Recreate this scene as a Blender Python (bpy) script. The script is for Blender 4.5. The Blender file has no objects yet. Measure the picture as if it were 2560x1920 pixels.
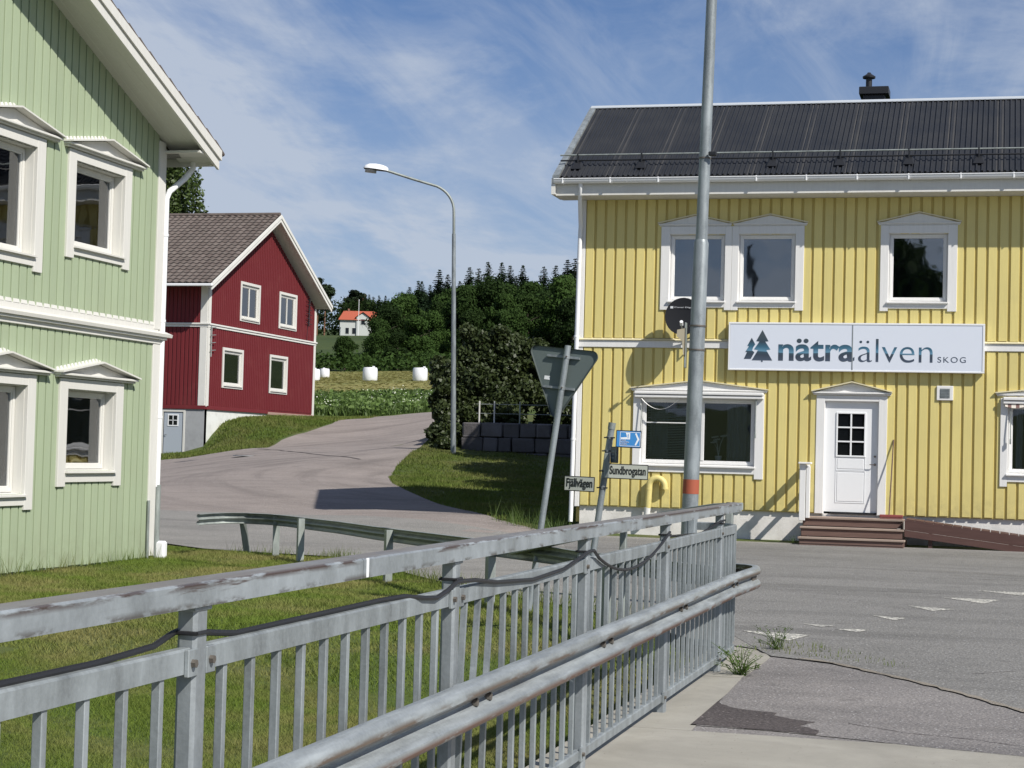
import bpy, bmesh, math, random
import numpy as np
from mathutils import Matrix, Vector
R_=math.radians
S=bpy.context.scene
COL=S.collection
rng=np.random.default_rng(7); random.seed(5)

# ------------------------------------------------ camera
YAW,PITCH,ROLL=R_(14.8434648),R_(2.14183454),R_(1.51978849)
fw=Vector((-math.sin(YAW)*math.cos(PITCH),math.cos(YAW)*math.cos(PITCH),math.sin(PITCH)))
rt=Vector((math.cos(YAW),math.sin(YAW),0)); up=rt.cross(fw)
rt2=rt*math.cos(ROLL)+up*math.sin(ROLL); up2=up*math.cos(ROLL)-rt*math.sin(ROLL)
cam=bpy.data.objects.new('camera',bpy.data.cameras.new('camera')); COL.objects.link(cam)
cam.matrix_world=Matrix(((rt2.x,up2.x,-fw.x,0),(rt2.y,up2.y,-fw.y,0),(rt2.z,up2.z,-fw.z,1.6),(0,0,0,1)))
cam.data.sensor_width=36; cam.data.lens=4605.4/2560*36; cam.data.clip_start=.1; cam.data.clip_end=5000
S.camera=cam
# ------------------------------------------------ sun and sky
SUN=Vector((.92,-.58,1.0)).normalized()
sl=bpy.data.lights.new('sun','SUN'); sl.energy=5.0; sl.angle=R_(.53); sl.color=(1,.955,.88)
so=bpy.data.objects.new('sun',sl); COL.objects.link(so); so.rotation_euler=SUN.to_track_quat('Z','Y').to_euler(); so.location=(20,-20,40)
W=bpy.data.worlds.new('World'); S.world=W; W.use_nodes=True
nt=W.node_tree; N=nt.nodes; L=nt.links; N.clear()
sky=N.new('ShaderNodeTexSky'); sky.sky_type='NISHITA'; sky.sun_disc=False
sky.sun_elevation=math.asin(SUN.z); sky.sun_rotation=math.atan2(SUN.x,SUN.y)
sky.air_density=1.0; sky.dust_density=.4; sky.ozone_density=2.5
tc=N.new('ShaderNodeTexCoord'); sep=N.new('ShaderNodeSeparateXYZ'); L.new(tc.outputs['Generated'],sep.inputs[0])
def mth(op,a,b=None,clamp=False):
    n=N.new('ShaderNodeMath'); n.operation=op; n.use_clamp=clamp
    for i,v in enumerate((a,b)):
        if v is None: continue
        if isinstance(v,(int,float)): n.inputs[i].default_value=v
        else: L.new(v,n.inputs[i])
    return n.outputs[0]
zz=mth('ADD',mth('MAXIMUM',sep.outputs[2],0.0),.16)
cx=mth('DIVIDE',sep.outputs[0],zz); cy=mth('DIVIDE',sep.outputs[1],zz)
cmb=N.new('ShaderNodeCombineXYZ'); L.new(cx,cmb.inputs[0]); L.new(cy,cmb.inputs[1])
def cloud(scale,stretch,rot,lo,hi,det=9,rough=.62,dist=.6,off=(0,0,0)):
    mp=N.new('ShaderNodeMapping'); mp.inputs['Rotation'].default_value=(0,0,rot); mp.inputs['Scale'].default_value=stretch; mp.inputs['Location'].default_value=off
    L.new(cmb.outputs[0],mp.inputs[0])
    no=N.new('ShaderNodeTexNoise'); no.inputs['Scale'].default_value=scale; no.inputs['Detail'].default_value=det; no.inputs['Roughness'].default_value=rough; no.inputs['Distortion'].default_value=dist
    L.new(mp.outputs[0],no.inputs[0])
    mr=N.new('ShaderNodeMapRange'); mr.interpolation_type='SMOOTHSTEP'; mr.inputs[1].default_value=lo; mr.inputs[2].default_value=hi
    L.new(no.outputs[0],mr.inputs[0]); return mr.outputs[0]
CL1=dict(scale=1.3,stretch=(1.0,.6,1),rot=.5,lo=.42,hi=.66,off=(3.1,1.7,0))
CL2=dict(scale=3.0,stretch=(1.6,.45,1),rot=-.5,lo=.38,hi=.70,off=(0.4,5.2,0))
c1=cloud(**CL1); c2=cloud(**CL2,dist=.9)
low=N.new('ShaderNodeMapRange'); low.interpolation_type='SMOOTHSTEP'; low.inputs[1].default_value=.30; low.inputs[2].default_value=.04; L.new(sep.outputs[2],low.inputs[0])
c3=cloud(scale=1.7,stretch=(1,.8,1),rot=1.1,lo=.47,hi=.68,off=(7.3,2.2,0),dist=.35); cm=mth('ADD',mth('MULTIPLY',c1,.50),mth('MULTIPLY',c2,.30)); cm=mth('ADD',cm,mth('MULTIPLY',c3,.50)); cm=mth('ADD',cm,mth('MULTIPLY',low.outputs[0],.60),True)
cm=mth('MULTIPLY',cm,.86)
mixc=N.new('ShaderNodeMix'); mixc.data_type='RGBA'; L.new(cm,mixc.inputs[0])
tint=N.new('ShaderNodeMix'); tint.data_type='RGBA'; tint.blend_type='MULTIPLY'; tint.inputs[0].default_value=1.0
L.new(sky.outputs[0],tint.inputs[6]); tint.inputs[7].default_value=(.40,.575,.83,1)
L.new(tint.outputs[2],mixc.inputs[6]); mixc.inputs[7].default_value=(5.3,5.9,6.9,1)
bg=N.new('ShaderNodeBackground'); bg.inputs[1].default_value=.085; L.new(mixc.outputs[2],bg.inputs[0])
wo=N.new('ShaderNodeOutputWorld'); L.new(bg.outputs[0],wo.inputs[0])
S.view_settings.view_transform='Standard'; S.view_settings.look='None'; S.view_settings.gamma=1; S.view_settings.exposure=0.22
S.view_settings.use_curve_mapping=False
S.render.engine='CYCLES'; S.cycles.max_bounces=8; S.cycles.transparent_max_bounces=12

# ------------------------------------------------ helpers
def tag(o,label=None,cat=None,group=None,kind=None):
    if label: o['label']=label
    if cat: o['category']=cat
    if group: o['group']=group
    if kind: o['kind']=kind
    return o
def thing(name,loc,label,cat,group=None):
    o=bpy.data.objects.new(name,None); o.empty_display_size=.2; COL.objects.link(o); o.location=loc
    return tag(o,label,cat,group)
def link(name,me,parent=None,loc=(0,0,0),rot=None):
    o=bpy.data.objects.new(name,me); COL.objects.link(o); o.location=loc
    if rot: o.rotation_euler=rot
    if parent: o.parent=parent
    return o
class MB:
    def __init__(s): s.v=[]; s.f=[]; s.sm=False
    def add(s,vs,fs):
        n=len(s.v); s.v+= [tuple(p) for p in vs]; s.f+=[tuple(i+n for i in f) for f in fs]; return s
    def box(s,x0,x1,y0,y1,z0,z1):
        x0,x1=min(x0,x1),max(x0,x1); y0,y1=min(y0,y1),max(y0,y1); z0,z1=min(z0,z1),max(z0,z1)
        return s.add([(x0,y0,z0),(x1,y0,z0),(x1,y1,z0),(x0,y1,z0),(x0,y0,z1),(x1,y0,z1),(x1,y1,z1),(x0,y1,z1)],
            [(0,3,2,1),(4,5,6,7),(0,1,5,4),(1,2,6,5),(2,3,7,6),(3,0,4,7)])
    def bbox(s,x0,x1,y0,y1,z0,z1,b=.004):
        # box with a chamfered outline in x and z on its +z face and in plan
        b=min(b,abs(x1-x0)*.4,abs(y1-y0)*.4,abs(z1-z0)*.4)
        bm=bmesh.new(); bmesh.ops.create_cube(bm,size=1)
        for v in bm.verts: v.co=Vector(((x0+x1)/2+v.co.x*(x1-x0),(y0+y1)/2+v.co.y*(y1-y0),(z0+z1)/2+v.co.z*(z1-z0)))
        bmesh.ops.bevel(bm,geom=bm.edges[:]+bm.verts[:],offset=b,segments=1,affect='EDGES',clamp_overlap=True)
        bm.verts.index_update(); s.add([v.co[:] for v in bm.verts],[[v.index for v in f.verts] for f in bm.faces]); bm.free(); return s
    def prism(s,poly,a,b,axis=2):
        # extrude 2D polygon (ccw) between a and b along axis (2: xy->z ; 1: xz->y ; 0: yz->x)
        def m(p,h):
            return (p[0],p[1],h) if axis==2 else ((p[0],h,p[1]) if axis==1 else (h,p[0],p[1]))
        n=len(poly); vs=[m(p,a) for p in poly]+[m(p,b) for p in poly]
        fs=[tuple(range(n))[::-1],tuple(range(n,2*n))]+[(i,(i+1)%n,n+(i+1)%n,n+i) for i in range(n)]
        return s.add(vs,fs)
    def tube(s,path,r,n=12,cap=True,smooth=True):
        path=[Vector(p) for p in path]; rs=r if isinstance(r,(list,tuple)) else [r]*len(path)
        base=len(s.v); up_=None; rings=[]
        for i,p in enumerate(path):
            a=path[max(i-1,0)]; b=path[min(i+1,len(path)-1)]; t=(b-a).normalized()
            if up_ is None:
                up_=t.orthogonal().normalized()
            else:
                up_=(up_-t*up_.dot(t)).normalized()
            w=t.cross(up_)
            rings.append([tuple(p+(up_*math.cos(2*math.pi*k/n)+w*math.sin(2*math.pi*k/n))*rs[i]) for k in range(n)])
        vs=[p for rg in rings for p in rg]; fs=[]
        for i in range(len(path)-1):
            for k in range(n):
                fs.append((i*n+k,i*n+(k+1)%n,(i+1)*n+(k+1)%n,(i+1)*n+k))
        if cap: fs.append(tuple(range(n))[::-1]); fs.append(tuple((len(path)-1)*n+k for k in range(n)))
        if smooth: s.sm=True
        return s.add(vs,fs)
    def loft(s,secs,closed=True,caps=True):
        n=len(secs[0]); vs=[p for sc in secs for p in sc]; fs=[]
        for i in range(len(secs)-1):
            for k in range(n if closed else n-1):
                fs.append((i*n+k,i*n+(k+1)%n,(i+1)*n+(k+1)%n,(i+1)*n+k))
        if caps and closed: fs.append(tuple(range(n))[::-1]); fs.append(tuple((len(secs)-1)*n+k for k in range(n)))
        return s.add(vs,fs)
    def mesh(s,name,mat,org=(0,0,0)):
        me=bpy.data.meshes.new(name)
        me.from_pydata([(p[0]-org[0],p[1]-org[1],p[2]-org[2]) for p in s.v],[],s.f)
        bm=bmesh.new(); bm.from_mesh(me); bmesh.ops.recalc_face_normals(bm,faces=bm.faces); bm.to_mesh(me); bm.free()
        if s.sm:
            me.polygons.foreach_set('use_smooth',[True]*len(me.polygons))
            try: me.set_sharp_from_angle(angle=R_(38))
            except Exception: pass
        if mat: me.materials.append(mat)
        return me
    def build(s,name,mat,parent=None,org=None,loc=None,rot=None):
        if org is None: org=parent.location if (parent is not None and parent.parent is None and loc is None) else (0,0,0)
        return link(name,s.mesh(name,mat,org),parent,loc or (0,0,0),rot)
def raw_mesh(name,V,F,mat):
    V=np.asarray(V,np.float32).reshape(-1,3); F=np.asarray(F,np.int32); k=F.shape[1]
    me=bpy.data.meshes.new(name); me.vertices.add(len(V)); me.vertices.foreach_set('co',V.ravel())
    me.loops.add(F.size); me.loops.foreach_set('vertex_index',F.ravel())
    me.polygons.add(len(F)); me.polygons.foreach_set('loop_start',np.arange(0,F.size,k,dtype=np.int32)); me.polygons.foreach_set('loop_total',np.full(len(F),k,np.int32))
    me.update(); me.validate()
    if mat: me.materials.append(mat)
    return me

# ------------------------------------------------ materials
class MT:
    def __init__(s,name,rough=.6,metal=0,spec=.5):
        s.m=bpy.data.materials.new(name); s.m.use_nodes=True; s.nt=s.m.node_tree; s.b=s.nt.nodes['Principled BSDF']
        s.b.inputs['Roughness'].default_value=rough; s.b.inputs['Metallic'].default_value=metal
        s.b.inputs['Specular IOR Level'].default_value=spec
        s.tc=s.nt.nodes.new('ShaderNodeTexCoord'); s.geo=s.nt.nodes.new('ShaderNodeNewGeometry')
    def node(s,t,**k):
        n=s.nt.nodes.new(t)
        for a,b in k.items(): setattr(n,a,b)
        return n
    def lk(s,a,b): s.nt.links.new(a,b)
    def coord(s,src='world',scale=(1,1,1),rot=(0,0,0)):
        o=s.geo.outputs['Position'] if src=='world' else s.tc.outputs['Object']
        mp=s.node('ShaderNodeMapping'); mp.inputs['Scale'].default_value=scale; mp.inputs['Rotation'].default_value=rot
        s.lk(o,mp.inputs[0]); return mp.outputs[0]
    def noise(s,scale,detail=4,rough=.6,src='world',stretch=(1,1,1),dist=0):
        n=s.node('ShaderNodeTexNoise'); n.inputs['Scale'].default_value=scale; n.inputs['Detail'].default_value=detail
        n.inputs['Roughness'].default_value=rough; n.inputs['Distortion'].default_value=dist
        s.lk(s.coord(src,stretch),n.inputs[0]); return n.outputs[0]
    def vor(s,scale,src='world',stretch=(1,1,1),feature='F1'):
        n=s.node('ShaderNodeTexVoronoi',feature=feature); n.inputs['Scale'].default_value=scale; s.lk(s.coord(src,stretch),n.inputs[0]); return n
    def mr(s,v,a,b,c=0,d=1,smooth=False):
        n=s.node('ShaderNodeMapRange'); n.interpolation_type='SMOOTHSTEP' if smooth else 'LINEAR'
        for i,x in enumerate((a,b,c,d)): n.inputs[i+1].default_value=x
        s.lk(v,n.inputs[0]); return n.outputs[0]
    def mix(s,f,a,b,mode='MIX'):
        n=s.node('ShaderNodeMix',data_type='RGBA',blend_type=mode)
        for i,x in ((0,f),(6,a),(7,b)):
            if isinstance(x,(int,float)): n.inputs[i].default_value=x
            elif isinstance(x,tuple): n.inputs[i].default_value=(*x[:3],1)
            else: s.lk(x,n.inputs[i])
        return n.outputs[2]
    def math(s,op,a,b=0.0,clamp=False):
        n=s.node('ShaderNodeMath',operation=op,use_clamp=clamp)
        for i,x in enumerate((a,b)):
            if isinstance(x,(int,float)): n.inputs[i].default_value=x
            else: s.lk(x,n.inputs[i])
        return n.outputs[0]
    def rnd(s):
        n=s.node('ShaderNodeObjectInfo'); return n.outputs['Random']
    def xyz(s,src='world'):
        n=s.node('ShaderNodeSeparateXYZ'); s.lk(s.geo.outputs['Position'] if src=='world' else s.tc.outputs['Object'],n.inputs[0]); return n.outputs
    def color(s,c):
        if isinstance(c,tuple): s.b.inputs['Base Color'].default_value=(*c[:3],1)
        else: s.lk(c,s.b.inputs['Base Color'])
        return s
    def rough(s,v): s.lk(v,s.b.inputs['Roughness']); return s
    def bump(s,v,dist=.01,strength=1.0):
        n=s.node('ShaderNodeBump'); n.inputs['Distance'].default_value=dist; n.inputs['Strength'].default_value=strength
        s.lk(v,n.inputs['Height']); s.lk(n.outputs[0],s.b.inputs['Normal']); return s
def paintwood(name,c,dirt=(.25,.22,.15),grain='v',rough=.55,var=.07,dirtamt=.35,splash=None):
    m=MT(name,rough); st=(1,1,.06) if grain=='v' else (.15,.15,1)
    n1=m.noise(28,5,.65,'world',st); n2=m.noise(1.3,4,.6)
    c1=m.mix(m.mr(m.rnd(),0,1,0,1),tuple(x*(1-var) for x in c),tuple(min(1,x*(1+var)) for x in c))
    c2=m.mix(m.mr(n1,.35,.7,.0,.16),c1,tuple(x*.6 for x in c))
    c3=m.mix(m.mr(n2,.5,.8,0,dirtamt),c2,tuple(a*.6+b*.4 for a,b in zip(c,dirt)))
    if splash is not None:
        z=m.xyz()[2]; sp_=m.math('MULTIPLY',m.mr(z,splash,splash+.75,1,0,True),m.mr(m.noise(5,6,.7),.40,.68,0,.65)); c3=m.mix(sp_,c3,tuple(a*.45+b*.45 for a,b in zip(c,(.20,.19,.12))))
    m.color(c3); m.bump(m.math('ADD',n1,m.math('MULTIPLY',n2,.4)),.004,.5); return m.m
def galv(name,base=(.25,.275,.285),rust=None,rough=.5,streak=True,dark=.7,st=(1,1,.28),top=None):
    m=MT(name,rough,.35,.5)
    n1=m.noise(9,5,.62,'world',st); n2=m.noise(60,3,.6); n3=m.noise(2.2,3,.55)
    c=m.mix(m.mr(n1,.3,.72),tuple(x*dark for x in base),tuple(min(1,x*1.35) for x in base))
    c=m.mix(m.mr(n2,.4,.75,0,.3),c,tuple(min(1,x*1.6) for x in base))
    c=m.mix(m.mr(n3,.45,.8,0,.35),c,tuple(x*.62 for x in base))
    if rust:
        for (za,zb,thr,col,stretch,sc) in rust:
            z=m.xyz()[2]
            band=m.math('MULTIPLY',m.mr(z,za-.01,za+.004,0,1),m.mr(z,zb-.004,zb+.014,1,0))
            msk=m.mr(m.noise(sc,6,.66,'world',stretch),thr,thr+.07,0,1)
            c=m.mix(m.math('MULTIPLY',band,msk),c,col)
    if top:
        nz=m.node('ShaderNodeSeparateXYZ'); m.lk(m.geo.outputs['True Normal'],nz.inputs[0]); c=m.mix(m.math('MULTIPLY',m.mr(nz.outputs[2],.7,.9,0,1),m.mr(n3,.25,.6,.5,.95)),c,top)
    m.color(c); m.rough(m.mr(n1,.3,.7,rough-.1,rough+.14)); m.bump(n2,.0015,.5); return m.m
M={}
M['yellow']=paintwood('yellow_paint',(.665,.565,.215),var=.05,dirtamt=.28,splash=.55)
M['green']=paintwood('green_paint',(.335,.40,.265),var=.05,dirtamt=.25,splash=-.15)
M['white']=paintwood('white_paint',(.62,.61,.57),var=.02,dirtamt=.12,dirt=(.5,.48,.42))
M['whiteY']=paintwood('white_trim_paint',(.74,.735,.72),var=.02,dirtamt=.12,dirt=(.5,.5,.5))
M['cream']=paintwood('cream_paint',(.66,.60,.40),var=.03,dirtamt=.15)
M['red']=paintwood('falu_red_paint',(.135,.0085,.013),dirt=(.26,.07,.065),var=.10,dirtamt=.30,rough=.75)
M['whiteold']=paintwood('weathered_white_paint',(.68,.67,.63),dirt=(.28,.26,.22),var=.02,dirtamt=.55)
M['backing']=paintwood('yellow_backing_paint',(.58,.47,.155),var=.0)
M['backgreen']=paintwood('green_backing_paint',(.25,.31,.20),var=.0)
M['backred']=paintwood('red_backing_paint',(.13,.010,.014),var=.0)
M['metalwhite']=MT('white_enamel',.35).color((.76,.77,.78)).m
M['galv']=galv('galvanised_steel')
M['galvpost']=galv('galvanised_post_steel',(.24,.262,.275),dark=.8)
M['galvrail']=galv('galvanised_rail_steel',(.26,.285,.30),dark=.84,st=(1,.7,.4),rust=[(1.239,1.249,.44,(.075,.052,.045),(1,.16,1.2),13),(1.224,1.24,.60,(.085,.06,.052),(1,.14,3),13),(1.186,1.191,.50,(.08,.07,.06),(1,.3,1),12)],top=(.235,.215,.19))
M['galvtop']=M['galvrail']
M['galvbeam']=galv('galvanised_beam_steel',(.29,.315,.325),rust=[(.672,.712,.44,(.145,.11,.085),(1,.22,1.5),6),(.572,.604,.38,(.16,.085,.06),(1,.35,2),8)],rough=.42,st=(3,.25,1.6))
M['galvold']=galv('weathered_galvanised_steel',(.25,.275,.262),rough=.55)
M['galvlight']=galv('spangled_galvanised_steel',(.235,.262,.275))
M['black']=MT('black_plastic',.5).color((.015,.015,.017)).m
M['blackmetal']=MT('black_painted_metal',.45,.2).color((.018,.019,.022)).m
M['bolt']=MT('bolt_steel',.5,.6).color((.17,.15,.13)).m
def glass(name,tint=(.9,.95,1),mixv=.17):
    m=bpy.data.materials.new(name); m.use_nodes=True; nt=m.node_tree; nt.nodes.clear()
    o=nt.nodes.new('ShaderNodeOutputMaterial'); mx=nt.nodes.new('ShaderNodeMixShader'); tr=nt.nodes.new('ShaderNodeBsdfTransparent'); gl=nt.nodes.new('ShaderNodeBsdfGlossy')
    tr.inputs[0].default_value=(*[x*.75 for x in tint],1); gl.inputs['Roughness'].default_value=.02; gl.inputs[0].default_value=(.95,.97,1,1)
    fr=nt.nodes.new('ShaderNodeFresnel'); fr.inputs[0].default_value=1.5
    ad=nt.nodes.new('ShaderNodeMath'); ad.operation='ADD'; ad.use_clamp=True; ad.inputs[1].default_value=mixv; nt.links.new(fr.outputs[0],ad.inputs[0])
    tcn=nt.nodes.new('ShaderNodeTexCoord'); no=nt.nodes.new('ShaderNodeTexNoise'); no.inputs['Scale'].default_value=1.7; no.inputs['Detail'].default_value=1.5; nt.links.new(tcn.outputs['Object'],no.inputs[0])
    bp=nt.nodes.new('ShaderNodeBump'); bp.inputs['Distance'].default_value=.004; bp.inputs['Strength'].default_value=.5; nt.links.new(no.outputs[0],bp.inputs['Height']); nt.links.new(bp.outputs[0],gl.inputs['Normal'])
    nt.links.new(ad.outputs[0],mx.inputs[0]); nt.links.new(tr.outputs[0],mx.inputs[1]); nt.links.new(gl.outputs[0],mx.inputs[2]); nt.links.new(mx.outputs[0],o.inputs[0]); return m
M['glass']=glass('window_glass',mixv=.12)
M['glasslow']=glass('clear_window_glass',mixv=.02)
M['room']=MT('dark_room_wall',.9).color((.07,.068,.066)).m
M['roomlight']=MT('room_wall',.9).color((.16,.15,.14)).m
M['curtain']=MT('curtain_cloth',.9).color((.42,.43,.42)).m
M['blind']=MT('venetian_blind',.6).color((.48,.52,.50)).m
M['black_pane']=MT('dark_glass_pane',.08).color((.006,.007,.009)).m
def roofmat():
    m=MT('black_corrugated_steel',.38,.1)
    x=m.xyz('object')[0]
    st=m.noise(22,4,.7,'object',(1,.02,1)); w=m.noise(1.5,4,.6)
    strip=m.math('ADD',m.math('MULTIPLY',m.mr(x,.02,.03,0,1,True),m.mr(x,.05,.07,1,0,True)),m.math('MULTIPLY',m.mr(x,.11,.12,0,.7,True),m.mr(x,.15,.19,1,0,True)),True)
    c=m.mix(m.mr(w,.3,.75,0,.5),(.017,.019,.024),(.032,.034,.039))
    c=m.mix(m.math('MULTIPLY',strip,m.mr(st,.36,.64,.1,.8)),c,(.12,.112,.10)); rb=m.math('FRACT',m.math('MULTIPLY',x,9/.905)); c=m.mix(m.mr(rb,.90,.99,0,.0),c,(.005,.005,.007))
    c=m.mix(m.mr(m.noise(90,3,.7),.70,.76,0,.6),c,(.25,.25,.25))
    m.color(c); m.rough(m.mr(w,.3,.7,.5,.7)); return m.m
M['roof']=roofmat()
def tilemat():
    m=MT('concrete_roof_tile',.85)
    n=m.noise(5,5,.7); n2=m.noise(45,3,.7)
    c=m.mix(m.rnd(),(.078,.058,.050),(.125,.098,.086)); c=m.mix(m.mr(n,.4,.7,0,.5),c,(.16,.145,.125)); c=m.mix(m.mr(n2,.5,.8,0,.4),c,(.05,.042,.04))
    m.color(c); m.bump(n2,.006,.5); return m.m
M['tile']=tilemat()
def plaster(name,c,d):
    m=MT(name,.85); n=m.noise(3,6,.65); n2=m.noise(40,4,.6); z=m.xyz()[2]
    cc=m.mix(m.mr(n,.45,.75,0,.6),c,d); m.color(cc); m.bump(n2,.006,.6); return m.m
M['found']=plaster('foundation_plaster',(.72,.70,.67),(.42,.40,.37))
M['foundred']=plaster('white_foundation',(.66,.67,.64),(.45,.45,.42))
M['foundgrey']=plaster('grey_concrete',(.33,.34,.35),(.22,.22,.23))
def concrete():
    m=MT('concrete_slab',.9); n=m.noise(1.1,6,.6,dist=.4); n2=m.noise(160,3,.7); n3=m.noise(9,5,.65)
    c=m.mix(m.mr(n,.3,.72),(.235,.222,.19),(.37,.352,.305)); c=m.mix(m.mr(n2,.55,.8,0,.55),c,(.14,.13,.11)); c=m.mix(m.mr(n3,.5,.8,0,.3),c,(.2,.19,.17))
    v=m.vor(14); c=m.mix(m.mr(v.outputs['Distance'],.05,.075,1,0),c,(.12,.10,.08))
    m.color(c); m.bump(n2,.003,.5); return m.m
M['concrete']=concrete()
def asphalt(name,a,b,stone,scale=120,patch=.35,crack=True,arc=None):
    m=MT(name,.92,0,.35); n=m.noise(.55,6,.62,dist=.6); n2=m.noise(scale,3,.75); n3=m.noise(3.0,5,.65); nw=m.noise(.9,5,.65,'world',(.16,1,1),dist=.5)
    v=m.vor(scale*.62)
    c=m.mix(m.mr(n,.3,.7),a,b); c=m.mix(m.mr(n2,.42,.72,0,.65),c,stone)
    c=m.mix(m.mr(v.outputs['Distance'],.1,.42,.55,0),c,tuple(x*.38 for x in a))
    c=m.mix(m.mr(n3,.55,.72,0,patch),c,tuple(x*.6 for x in a)); c=m.mix(m.mr(nw,.50,.68,0,.42),c,tuple(x*.60 for x in a)); c=m.mix(m.mr(nw,.30,.42,.22,0),c,tuple(min(.5,x*1.35) for x in b))
    if arc:
        p=m.xyz(); dx=m.math('SUBTRACT',p[0],arc[0]); dy=m.math('SUBTRACT',p[1],arc[1])
        r=m.math('SQRT',m.math('ADD',m.math('MULTIPLY',dx,dx),m.math('MULTIPLY',dy,dy)))
        th=m.math('ARCTAN2',dy,dx); cb=m.node('ShaderNodeCombineXYZ'); m.lk(r,cb.inputs[0]); m.lk(m.math('MULTIPLY',th,1.3),cb.inputs[1])
        tn=m.node('ShaderNodeTexNoise'); tn.inputs['Scale'].default_value=1.15; tn.inputs['Detail'].default_value=5; tn.inputs['Roughness'].default_value=.6; m.lk(cb.outputs[0],tn.inputs[0])
        c=m.mix(m.mr(tn.outputs[0],.50,.66,0,.42),c,tuple(x*.50 for x in a)); c=m.mix(m.mr(tn.outputs[0],.30,.42,.25,0),c,tuple(min(.5,x*1.35) for x in b))
    # the odd light stone
    v2=m.vor(scale*.3); c=m.mix(m.mr(v2.outputs['Distance'],.10,.16,.8,0),c,tuple(min(.5,x*1.9) for x in stone))
    m.color(c); m.bump(m.math('ADD',n2,v.outputs['Distance']),.012,.6); return m.m
M['asphalt']=asphalt('grey_asphalt',(.125,.122,.116),(.175,.17,.162),(.36,.35,.33),62)
M['gravel']=asphalt('gravelly_asphalt',(.17,.165,.155),(.225,.215,.20),(.38,.365,.335),60)
M['pink']=asphalt('pinkish_asphalt',(.205,.175,.160),(.255,.22,.20),(.34,.305,.28),45,patch=.3,arc=(-8.5,50.0))
M['darkasphalt']=asphalt('dark_sidewalk_asphalt',(.14,.132,.131),(.215,.20,.192),(.36,.335,.315),70,patch=.5)
M['tar']=asphalt('fresh_dark_asphalt',(.040,.034,.035),(.075,.062,.060),(.14,.125,.12),60,patch=.3)
M['joint']=asphalt('sandy_joint',(.19,.165,.135),(.26,.23,.19),(.36,.33,.28),110)
def marking():
    m=MT('worn_road_paint',.8); n=m.noise(26,6,.75); c=m.mix(m.mr(n,.46,.52,0,1),(.62,.60,.53),(.15,.148,.142)); m.color(c); return m.m
M['marking']=marking()
def grassmat(name,a,b,dry,sc=1.0,dryamt=.6,blade=False):
    m=MT(name,.8,0,.25); n=m.noise(.55*sc,5,.65,dist=.5); n2=m.noise(2.3*sc,5,.7); n3=m.noise(28*sc,3,.7)
    c=m.mix(m.mr(n3,.3,.7),a,b); c=m.mix(m.mr(n,.42,.62,0,dryamt),c,dry); c=m.mix(m.mr(n2,.5,.72,0,.55),c,tuple(x*.65 for x in b))
    m.color(c)
    if blade:
        m.b.inputs['Transmission Weight'].default_value=0
        tr=m.node('ShaderNodeBsdfTranslucent'); m.lk(c,tr.inputs[0]); mx=m.node('ShaderNodeMixShader'); mx.inputs[0].default_value=.32
        out=m.nt.nodes['Material Output']; m.lk(m.b.outputs[0],mx.inputs[1]); m.lk(tr.outputs[0],mx.inputs[2]); m.lk(mx.outputs[0],out.inputs[0])
    else: m.bump(n3,.05,.8)
    return m.m
M['ground']=grassmat('grass_ground',(.055,.085,.018),(.085,.115,.028),(.15,.135,.055))
M['blade']=grassmat('grass_blades',(.115,.175,.024),(.175,.23,.040),(.30,.26,.11),dryamt=.72,blade=True)
M['bladedark']=grassmat('bank_grass_blades',(.085,.135,.020),(.14,.185,.035),(.21,.19,.075),dryamt=.5,blade=True)
def leafmat(name,a,b,tr_=.25,rough=.55,sc=.7,spec=.4):
    m=MT(name,rough,0,spec); n=m.noise(sc,4,.6); n2=m.noise(sc*9,3,.6); r=m.node('ShaderNodeObjectInfo')
    c=m.mix(m.mr(n,.3,.7),a,b); c=m.mix(m.mr(r.outputs['Random'],0,.6,.6,0),c,tuple(x*.55 for x in a)); c=m.mix(m.mr(n2,.4,.75,0,.45),c,tuple(x*.5 for x in a)); c=m.mix(m.mr(r.outputs['Random'],.3,1,0,.55),c,tuple(x*1.5 for x in b))
    m.color(c); tr=m.node('ShaderNodeBsdfTranslucent'); m.lk(c,tr.inputs[0]); mx=m.node('ShaderNodeMixShader'); mx.inputs[0].default_value=tr_
    out=m.nt.nodes['Material Output']; m.lk(m.b.outputs[0],mx.inputs[1]); m.lk(tr.outputs[0],mx.inputs[2]); m.lk(mx.outputs[0],out.inputs[0]); return m.m
M['leafbush']=leafmat('lilac_leaf',(.040,.060,.018),(.080,.105,.032),.2,.5,1.1,.35)
M['leafdec']=leafmat('broadleaf_foliage',(.016,.034,.008),(.042,.078,.017),.25,.75,.12,.12)
M['leafspruce']=leafmat('spruce_needles',(.008,.018,.008),(.015,.030,.012),.08,.8,.1,.12)
M['leafpine']=leafmat('pine_needles',(.014,.024,.012),(.024,.038,.016),.1,.8,.1,.12)
M['leafbirch']=leafmat('birch_leaf',(.045,.075,.018),(.075,.11,.028),.3,.5,.3)
M['weed']=leafmat('verge_weed_leaf',(.085,.15,.030),(.14,.21,.05),.3,.6,.25)
M['flower']=MT('white_umbel',.8).color((.62,.64,.52)).m
M['bark']=MT('tree_bark',.9).color((.06,.045,.035)).m
M['barkgrey']=MT('grey_bark',.9).color((.16,.145,.13)).m
def fieldmat():
    m=MT('mown_hay_field',.9,0,.2); n=m.noise(.11,5,.65,'world',(1,.35,1),dist=.8); n2=m.noise(1.3,5,.75,'world',(.5,1.6,1)); n3=m.noise(7,4,.7)
    c=m.mix(m.mr(n2,.30,.66),(.19,.20,.055),(.32,.27,.11)); c=m.mix(m.mr(n,.45,.65,0,.6),c,(.10,.14,.035)); c=m.mix(m.mr(n3,.45,.8,0,.4),c,(.09,.085,.03))
    m.color(c); m.bump(n2,.4,.6); return m.m
M['field']=fieldmat()
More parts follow.
